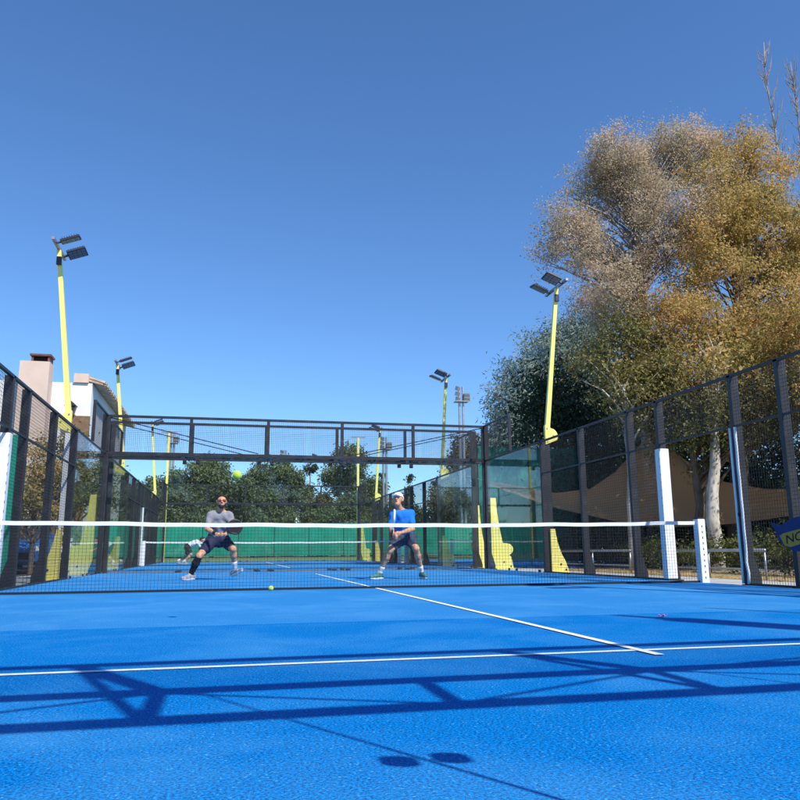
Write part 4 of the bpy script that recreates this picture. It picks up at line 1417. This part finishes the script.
def make_person(label, loc, J, look, cfg):
    """J joints in metres about the base point; look = facing direction of the head"""
    t = thing('person', label, 'person', loc)
    f = unit(look)
    top, chin = V(J['headtop']), V(J['chin'])
    upv_ = unit(top - chin)
    f = unit(f - upv_ * (f @ upv_))
    sd = np.cross(f, upv_)          # the person's right... sign irrelevant, used for both sides
    hh = np.linalg.norm(top - chin)
    hc = lerp(chin, top, 0.56)
    B = []
    # head: skull, face, jaw, nose, ears, brow
    sk = lerp(chin, top, 0.64) - f * 0.012
    B += [(sk - f * 0.022, sk + f * 0.022, hh * 0.345, hh * 0.335), (lerp(chin, top, 0.45) + f * 0.022, lerp(chin, top, 0.18) + f * 0.030, hh * 0.27, hh * 0.20),
          (lerp(chin, top, 0.16) + f * 0.05, lerp(chin, top, 0.14) + f * 0.052, hh * 0.14, hh * 0.14)]
    nb = lerp(chin, top, 0.52) + f * hh * 0.375
    nt = lerp(chin, top, 0.36) + f * hh * 0.47
    B += [(nb, nt, 0.009, 0.016)]
    for s in (-1, 1):
        ec = lerp(chin, top, 0.47) + sd * s * hh * 0.345 - f * 0.01
        B += [(ec, ec + upv_ * 0.035 - f * 0.006, 0.014, 0.017), (nt + sd * s * 0.012 - f * 0.01, nt + sd * s * 0.013 - f * 0.012, 0.010, 0.010)]
        B += [(lerp(chin, top, 0.59) + f * hh * 0.335 + sd * s * 0.018, lerp(chin, top, 0.58) + f * hh * 0.31 + sd * s * 0.05, 0.011, 0.010)]
    # neck and torso
    nk = V(J['neck'])
    rs, ls, pv = V(J['rsh']), V(J['lsh']), V(J['pelvis'])
    rh, lh = V(J['rhip']), V(J['lhip'])
    B += [(lerp(chin, top, 0.25) - f * 0.02, nk - V((0, 0, 0.03)), 0.056, 0.062)]
    chest = (rs + ls) / 2 * 0.62 + pv * 0.38
    waist = (rs + ls) / 2 * 0.25 + pv * 0.75
    ac = unit(ls - rs)
    T = [(rs + ac * 0.045, ls - ac * 0.045, 0.054, 0.054), (rs * 0.72 + chest * 0.28 + ac * 0.05, ls * 0.72 + chest * 0.28 - ac * 0.05, 0.098, 0.098), (chest - ac * 0.075, chest + ac * 0.075, 0.108, 0.108),
         (waist - ac * 0.06, waist + ac * 0.06, 0.098, 0.098), (chest, waist, 0.12, 0.11), (nk, rs + ac * 0.03, 0.05, 0.055), (nk, ls - ac * 0.03, 0.05, 0.055)]
    Pv = [(rh, lh, 0.105, 0.105), (waist, pv, 0.115, 0.115), (pv - ac * 0.05, pv + ac * 0.05, 0.108, 0.108)]
    B += T + Pv
    arms, legs = [], []
    for s in 'rl':
        sh, el, wr = V(J[s + 'sh']), V(J[s + 'el']), V(J[s + 'wr'])
        B += [(sh, el, 0.054, 0.040), (el, lerp(el, wr, 0.3), 0.041, 0.043), (lerp(el, wr, 0.3), wr, 0.043, 0.026)]
        B += hand_prims(wr, el, cfg['grip'], cfg['palm_' + s])
        hp, kn, an = V(J[s + 'hip']), V(J[s + 'kn']), V(J[s + 'an'])
        toe, heel = V(J[s + 'toe']), V(J[s + 'heel'])
        B += [(hp, lerp(hp, kn, 0.45), 0.098, 0.082), (lerp(hp, kn, 0.45), kn, 0.082, 0.056), (kn, lerp(kn, an, 0.3), 0.053, 0.057), (lerp(kn, an, 0.3), an, 0.057, 0.036)]
        B += [(an, heel + V((0, 0, 0.02)), 0.038, 0.03), (an, lerp(heel, toe, 0.6) + V((0, 0, 0.02)), 0.034, 0.03), (lerp(heel, toe, 0.6) + V((0, 0, 0.015)), toe, 0.032, 0.024)]
    skin = cfg.get('skin', 'skin')
    link('body', grow(B, 0.0095, 0.028), skin, t)
    # shirt with short sleeves
    inf = 0.016
    sp = [(a, b, x + inf, y + inf) for a, b, x, y in T[:5]] + [(nk - V((0, 0, 0.035)), rs + ac * 0.03, 0.052, 0.060), (nk - V((0, 0, 0.035)), ls - ac * 0.03, 0.052, 0.060)]
    sp += [(waist, lerp(waist, pv, 0.85), 0.128, 0.134), (waist - ac * 0.05, pv - ac * 0.05, 0.11, 0.12), (waist + ac * 0.05, pv + ac * 0.05, 0.11, 0.12)]
    for s in 'rl':
        sh, el = V(J[s + 'sh']), V(J[s + 'el'])
        sp += [(sh, lerp(sh, el, 0.62), 0.068, 0.063)]
    so = link('shirt', grow(sp, 0.011, 0.04, 0.006, cfg['seed']), cfg['shirt'], t)
    # shorts
    sp = [(a, b, x + 0.022, y + 0.022) for a, b, x, y in Pv]
    for s in 'rl':
        hp, kn = V(J[s + 'hip']), V(J[s + 'kn'])
        sp += [(hp, lerp(hp, kn, 0.62), 0.118, 0.095)]
    link('shorts', grow(sp, 0.011, 0.045, 0.008, cfg['seed'] + 3), cfg['shorts'], t)
    # socks, shoes
    for s in 'rl':
        an, kn = V(J[s + 'an']), V(J[s + 'kn'])
        toe, heel = V(J[s + 'toe']), V(J[s + 'heel'])
        hi = cfg['sock_' + s][1]
        so1 = lerp(an, kn, min(hi, 0.62))
        pr_ = [(an, lerp(an, heel, 0.6) + V((0, 0, 0.02)), 0.043, 0.036), (an, so1, 0.042, 0.042 + 0.030 * min(1, hi / 0.62))]
        if hi > 0.62:
            pr_.append((so1, lerp(an, kn, hi), 0.068, 0.064))
        link('sock', grow(pr_, 0.008, 0.02, 0.001), cfg['sock_' + s][0], t)
        mid = lerp(heel, toe, 0.62)
        u_ = V((0, 0, 0.028))
        sh = grow([(heel + u_, mid + u_ * 0.8, 0.040, 0.044), (mid + u_ * 0.8, toe + u_ * 0.5, 0.044, 0.034), (heel + u_, an - V((0, 0, 0.01)), 0.040, 0.040), (an - V((0, 0, 0.01)), mid + u_, 0.038, 0.036)], 0.008, 0.02)
        so_ = link('shoe', sh, cfg['shoe'], t)
        link('sole', grow([(heel - V((0, 0, 0.006)), mid - V((0, 0, 0.006)), 0.034, 0.040), (mid - V((0, 0, 0.006)), toe - V((0, 0, 0.002)), 0.040, 0.030)], 0.008, 0.01), cfg.get('sole', 'sole'), so_)
    # face and hair
    for s in (-1, 1):
        ey = lerp(chin, top, 0.51) + f * hh * 0.345 + sd * s * 0.033
        if not cfg.get('shades'):
            link('eye', grow([(ey, ey + sd * 0.001, 0.0095, 0.0095)], 0.004, 0.004), 'eye_dark', t)
    mo = lerp(chin, top, 0.235) + f * hh * 0.385
    link('mouth', grow([(mo - sd * 0.02, mo + sd * 0.02, 0.007, 0.007)], 0.004, 0.004), 'lip', t)
    if cfg.get('shades'):
        b = []
        for s in (-1, 1):
            a = lerp(chin, top, 0.52) + f * hh * 0.40
            b += [(a + sd * s * 0.012, a + sd * s * 0.055 - f * 0.016, 0.021, 0.019)]
        g = link('sunglasses', grow(b, 0.005, 0.006), 'lens_red', t)
        bb = []
        for s in (-1, 1):
            a = lerp(chin, top, 0.54) + f * hh * 0.36 + sd * s * 0.065
            bb += [(a, lerp(chin, top, 0.54) + sd * s * hh * 0.36 - f * 0.015, 0.006, 0.005)]
        link('temple', grow(bb, 0.004, 0.004), 'black_cloth', g)
    if cfg.get('beard'):
        b = [(lerp(chin, top, 0.15) + f * 0.034, lerp(chin, top, 0.08) + f * 0.045, hh * 0.215, hh * 0.195)]
        for s in (-1, 1):
            b += [(lerp(chin, top, 0.16) + f * 0.03 + sd * s * 0.03, lerp(chin, top, 0.42) + sd * s * hh * 0.31 + f * 0.01, 0.034, 0.018)]
        link('beard', grow(b, 0.007, 0.02, 0.0015, 2, [(lerp(chin, top, 0.20), -upv_ + f * 0.1)]), 'hair_dark', t)
    if cfg.get('cap'):
        cpt = lerp(chin, top, 0.68) - f * 0.012
        c0 = grow([(cpt - f * 0.024, cpt + f * 0.024, hh * 0.385, hh * 0.375)], 0.008, 0.02, 0, 0, [(lerp(chin, top, 0.66), upv_)])
        cp = link('cap', c0, cfg['cap'], t)
        bp_ = lerp(chin, top, 0.665) + f * hh * 0.30
        link('peak', grow([(bp_ + sd * q, bp_ + sd * q * 0.8 + f * (0.115 - abs(q) * 0.7) - upv_ * 0.022, 0.010, 0.008) for q in (-0.06, -0.04, -0.02, 0, 0.02, 0.04, 0.06)], 0.005, 0.02), cfg['cap'], cp)
        link('hair', grow([(lerp(chin, top, 0.60) - f * 0.035, lerp(chin, top, 0.50) - f * 0.035, hh * 0.345, hh * 0.30)], 0.008, 0.02, 0.002, 1, [(lerp(chin, top, 0.6) - f * 0.0, -f)]), 'hair_dark', t)
    else:
        hp_ = lerp(chin, top, 0.75) - f * 0.008
        link('hair', grow([(hp_ - f * 0.026, hp_ + f * 0.020, hh * 0.385, hh * 0.375), (hp_ - f * 0.05, hp_ - f * 0.05 - upv_ * 0.06, hh * 0.30, hh * 0.26)], 0.007, 0.03, 0.003, 4, [(lerp(chin, top, 0.70), upv_ - f * 0.62)]), 'hair_dark', t)
    for (s, m_) in cfg.get('bands', ()):
        el, wr = V(J[s + 'el']), V(J[s + 'wr'])
        link('wristband', grow([(lerp(el, wr, 0.80), lerp(el, wr, 0.97), 0.040, 0.036)], 0.008, 0.01), m_, t)
    return t


GJ = {'headtop': (0.017, -0.12, 1.541), 'chin': (0.022, -0.19, 1.315), 'neck': (0.0, -0.09, 1.275), 'rsh': (-0.180, -0.09, 1.190), 'lsh': (0.180, -0.09, 1.185),
      'rel': (-0.225, -0.20, 0.925), 'rwr': (-0.060, -0.40, 0.835), 'lel': (0.235, -0.22, 0.930), 'lwr': (0.120, -0.42, 0.835),
      'pelvis': (-0.025, 0.08, 0.775), 'rhip': (-0.125, 0.06, 0.715), 'lhip': (0.085, 0.06, 0.715), 'rkn': (-0.349, -0.28, 0.436), 'ran': (-0.490, -0.10, 0.106),
      'rtoe': (-0.616, -0.26, 0.030), 'rheel': (-0.440, -0.07, 0.032), 'lkn': (0.259, -0.25, 0.560), 'lan': (0.302, 0.0, 0.184), 'ltoe': (0.430, -0.17, 0.170), 'lheel': (0.262, 0.04, 0.075)}
make_person('player in grey shirt and red sunglasses crouching behind the net, left of centre', (-2.15, 14.45, 0), GJ, (0.05, -1, -0.12),
            dict(grip=(0.75, -0.1, 0.5), palm_r=(0.4, -0.2, 0.3), palm_l=(-0.4, -0.2, 0.3), shirt='shirt_grey', shorts='shorts_navy', sock_r=('black_cloth', 0.95), sock_l=('white_cloth', 0.35),
                 shoe='shoe_grey', sole='sole', shades=True, beard=True, seed=1, bands=(('r', 'black_cloth'), ('l', 'white_cloth'))))
BJ = {'headtop': (0.147, -0.12, 1.540), 'chin': (0.098, -0.21, 1.295), 'neck': (0.190, -0.09, 1.245), 'rsh': (0.045, -0.13, 1.175), 'lsh': (0.400, -0.06, 1.175),
      'rel': (-0.020, -0.20, 0.920), 'rwr': (-0.020, -0.42, 0.800), 'lel': (0.380, -0.22, 0.890), 'lwr': (0.100, -0.42, 0.815),
      'pelvis': (0.300, 0.08, 0.785), 'rhip': (0.205, 0.06, 0.725), 'lhip': (0.400, 0.06, 0.722), 'rkn': (-0.048, -0.22, 0.511), 'ran': (-0.190, -0.05, 0.125),
      'rtoe': (-0.380, -0.18, 0.032), 'rheel': (-0.150, -0.02, 0.034), 'lkn': (0.440, -0.25, 0.540), 'lan': (0.590, -0.02, 0.120), 'ltoe': (0.615, -0.24, 0.030), 'lheel': (0.598, 0.03, 0.034)}
make_person('player in blue shirt and white cap standing wide legged behind the net', (0.9, 13.35, 0), BJ, (-0.45, -1, -0.1),
            dict(grip=(-0.1, -0.15, 1), palm_r=(0.7, -0.2, 0.0), palm_l=(-0.4, -0.5, 0.0), shirt='shirt_blue', shorts='shorts_slate', sock_r=('white_cloth', 0.22), sock_l=('white_cloth', 0.22),
                 shoe='shoe_teal', sole='sole', cap='white_cloth', seed=2))
TJ = {'headtop': (0.62, -0.05, 1.12), 'chin': (0.62, -0.05, 0.89), 'neck': (0.50, 0.0, 0.96), 'rsh': (0.40, -0.17, 0.93), 'lsh': (0.40, 0.19, 0.95),
      'rel': (0.55, -0.22, 0.68), 'rwr': (0.75, -0.20, 0.60), 'lel': (0.58, 0.2, 0.70), 'lwr': (0.76, 0.05, 0.62), 'pelvis': (0.0, 0.02, 0.76), 'rhip': (0.0, -0.10, 0.70), 'lhip': (0.02, 0.12, 0.70),
      'rkn': (0.16, -0.16, 0.40), 'ran': (-0.12, -0.14, 0.12), 'rtoe': (0.04, -0.17, 0.03), 'rheel': (-0.18, -0.13, 0.04), 'lkn': (-0.02, 0.18, 0.36), 'lan': (-0.36, 0.2, 0.16), 'ltoe': (-0.24, 0.2, 0.03), 'lheel': (-0.42, 0.2, 0.11)}
make_person('distant player in white top and black shorts bending low on the second court', (-3.55, 34.0, 0), TJ, (1, -0.2, -0.2),
            dict(grip=(0.3, 0, 0.7), palm_r=(0.3, 0.5, 0), palm_l=(0.3, -0.5, 0), shirt='white_cloth', shorts='black_cloth', sock_r=('white_cloth', 0.15), sock_l=('white_cloth', 0.15),
                 shoe='shoe_grey', sole='sole', skin='skin_pale', seed=5))


def racket(label, loc, rot, face, rim):
    """padel racket: perforated teardrop face with thick rim, throat and wrapped handle; handle bottom at the origin, head up"""
    t = thing('padel_racket', label, 'racket', loc, 0, 'padel rackets')
    t.rotation_euler = rot
    n = 28
    pts = []
    for i in range(n):
        a = 2 * PI * i / n - PI / 2
        r = 0.125 + 0.008 * math.sin(a)
        pts.append((r * math.cos(a) * (1 if math.sin(a) > -0.3 else 0.86), 0.325 + r * 1.06 * math.sin(a)))
    bm = bmesh.new()
    inn = [(x * 0.93, 0.325 + (z - 0.325) * 0.93) for x, z in pts]
    vs0 = [bm.verts.new((x, -0.016, z)) for x, z in inn]
    vs1 = [bm.verts.new((x, 0.016, z)) for x, z in inn]
    bm.faces.new(vs0)
    bm.faces.new(vs1[::-1])
    for i in range(n):
        bm.faces.new((vs0[i], vs0[(i + 1) % n], vs1[(i + 1) % n], vs1[i]))
    bmesh.ops.recalc_face_normals(bm, faces=bm.faces[:])
    me = bpy.data.meshes.new('face')
    bm.to_mesh(me)
    bm.free()
    fc = link('face', me, face, t)
    hb = MB()
    for i in range(-2, 3):
        for j in range(-2, 3):
            if i * i + j * j < 7:
                for yy in (-0.0165, 0.0165):
                    hb.tube([(i * 0.034, yy - 0.0005, 0.33 + j * 0.034), (i * 0.034, yy + 0.0005, 0.33 + j * 0.034)], 0.006, 8)
    hb.build('hole', 'dark_void', fc)['kind'] = 'stuff'
    MB().tube([(x, 0, z) for x, z in pts + pts[:2]], 0.020, 8, False).build('rim', rim, t, True)
    for s in (-1, 1):
        MB().bar((s * 0.018, 0, 0.125), (s * 0.05, 0, 0.215), 0.022, 0.03).build('throat', rim, t)
    MB().tube([(0, 0, 0.0), (0, 0, 0.02), (0, 0, 0.13)], [0.019, 0.016, 0.016], 10).build('handle', 'black_cloth', t, True)
    return t


# grey player: held across the body, head up to the right; blue player: upright, edge on, white rim
racket('black racket held by the grey shirt player', (-2.15 - 0.02, 14.45 - 0.47, 0.80), (0.10, R(62), 0.25), 'racket_black', 'racket_black')
racket('white rimmed racket held upright by the blue shirt player', (0.9 - 0.06, 13.35 - 0.47, 0.755), (0.10, R(-6), R(82)), 'racket_white', 'racket_white')


def ball(label, loc):
    bm = bmesh.new()
    bmesh.ops.create_uvsphere(bm, u_segments=24, v_segments=14, radius=0.033)
    me = bpy.data.meshes.new('felt')
    bm.to_mesh(me)
    bm.free()
    me.polygons.foreach_set('use_smooth', [True] * len(me.polygons))
    t = thing('padel_ball', label, 'ball', loc, 0.4, 'yellow balls')
    link('felt', me, 'ball_felt', t)
    pts = []
    for i in range(49):
        a = 2 * PI * i / 48
        v = Vector((math.cos(a) + 0.35 * math.cos(3 * a), math.sin(a) - 0.35 * math.sin(3 * a), 1.1 * math.sin(2 * a))).normalized() * 0.0332
        pts.append(v)
    MB().tube(pts, 0.0012, 5, False).build('seam', 'white_cloth', t)


ball('yellow green ball flying in the air above the grey shirt player', (-1.996, 5.07, 1.056))
ball('yellow green ball lying on the blue turf by the net', (-1.44, 9.86, 0.034))

# ------------------------------------------------------------------ cloth added in place of a sail's reflection in the near glass
mt, nt, N, L, b = nodes_of('reflected_sail_cloth')
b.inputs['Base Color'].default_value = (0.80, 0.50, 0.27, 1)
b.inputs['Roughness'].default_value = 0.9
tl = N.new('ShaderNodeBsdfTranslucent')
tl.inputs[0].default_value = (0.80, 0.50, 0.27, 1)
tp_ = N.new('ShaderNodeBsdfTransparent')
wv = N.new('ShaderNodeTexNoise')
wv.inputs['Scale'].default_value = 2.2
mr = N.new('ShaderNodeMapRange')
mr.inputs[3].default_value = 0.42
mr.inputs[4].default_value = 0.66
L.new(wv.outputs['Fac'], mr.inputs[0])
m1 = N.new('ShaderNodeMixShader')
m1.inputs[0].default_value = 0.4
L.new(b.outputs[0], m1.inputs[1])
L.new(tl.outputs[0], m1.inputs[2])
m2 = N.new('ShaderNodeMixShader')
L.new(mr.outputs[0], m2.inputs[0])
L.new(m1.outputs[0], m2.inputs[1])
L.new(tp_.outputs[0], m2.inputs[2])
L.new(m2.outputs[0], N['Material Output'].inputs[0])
MATS['reflected_sail_cloth'] = mt
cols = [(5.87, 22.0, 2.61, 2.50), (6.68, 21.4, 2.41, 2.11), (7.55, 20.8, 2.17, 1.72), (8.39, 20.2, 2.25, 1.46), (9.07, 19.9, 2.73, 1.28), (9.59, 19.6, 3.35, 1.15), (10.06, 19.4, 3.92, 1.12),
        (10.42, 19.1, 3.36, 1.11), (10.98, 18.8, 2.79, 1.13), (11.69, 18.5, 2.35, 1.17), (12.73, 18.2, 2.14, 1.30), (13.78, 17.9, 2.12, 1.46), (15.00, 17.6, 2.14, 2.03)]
sl = thing('reflected_sail', 'translucent tan cloth added for a sail reflected in the near glass', 'sail reflection', (10.06, 19.4, 0))
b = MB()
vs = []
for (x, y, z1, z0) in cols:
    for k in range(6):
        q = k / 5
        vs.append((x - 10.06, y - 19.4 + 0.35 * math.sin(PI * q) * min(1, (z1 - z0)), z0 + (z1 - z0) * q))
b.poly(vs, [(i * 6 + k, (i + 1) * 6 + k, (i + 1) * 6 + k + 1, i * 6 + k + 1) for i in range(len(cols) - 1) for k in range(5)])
so = b.build('cloth', 'reflected_sail_cloth', sl, True)
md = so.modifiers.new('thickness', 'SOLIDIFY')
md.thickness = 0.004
for i, e in ((0, (-5.0, 3.2, 2.9)), (6, (0.1, 0.5, 4.9)), (12, (6.6, -2.4, 2.3))):
    x, y, z1, z0 = cols[i]
    MB().tube([(x - 10.06, y - 19.4, z1 - 0.02), e], 0.01, 6).build('reflected_sail_rope', 'galvanised', sl)
# a pink petal blown onto the turf
pt = thing('fallen_petal', 'tiny pink petal lying on the turf beside the right pole shadow', 'petal', (1.17, 4.75, 0.006))
MB().poly([(0.03 * math.cos(a) * (1.3 if q % 2 else 0.8), 0.03 * math.sin(a) * (1.3 if q % 2 else 0.8), 0.004 + 0.012 * (q % 2)) for q, a in enumerate(np.linspace(0, 2 * PI, 10, endpoint=False))] + [(0, 0, 0.0)],
          [(q, (q + 1) % 10, 10) for q in range(10)]).build('petal', 'petal_pink', pt)
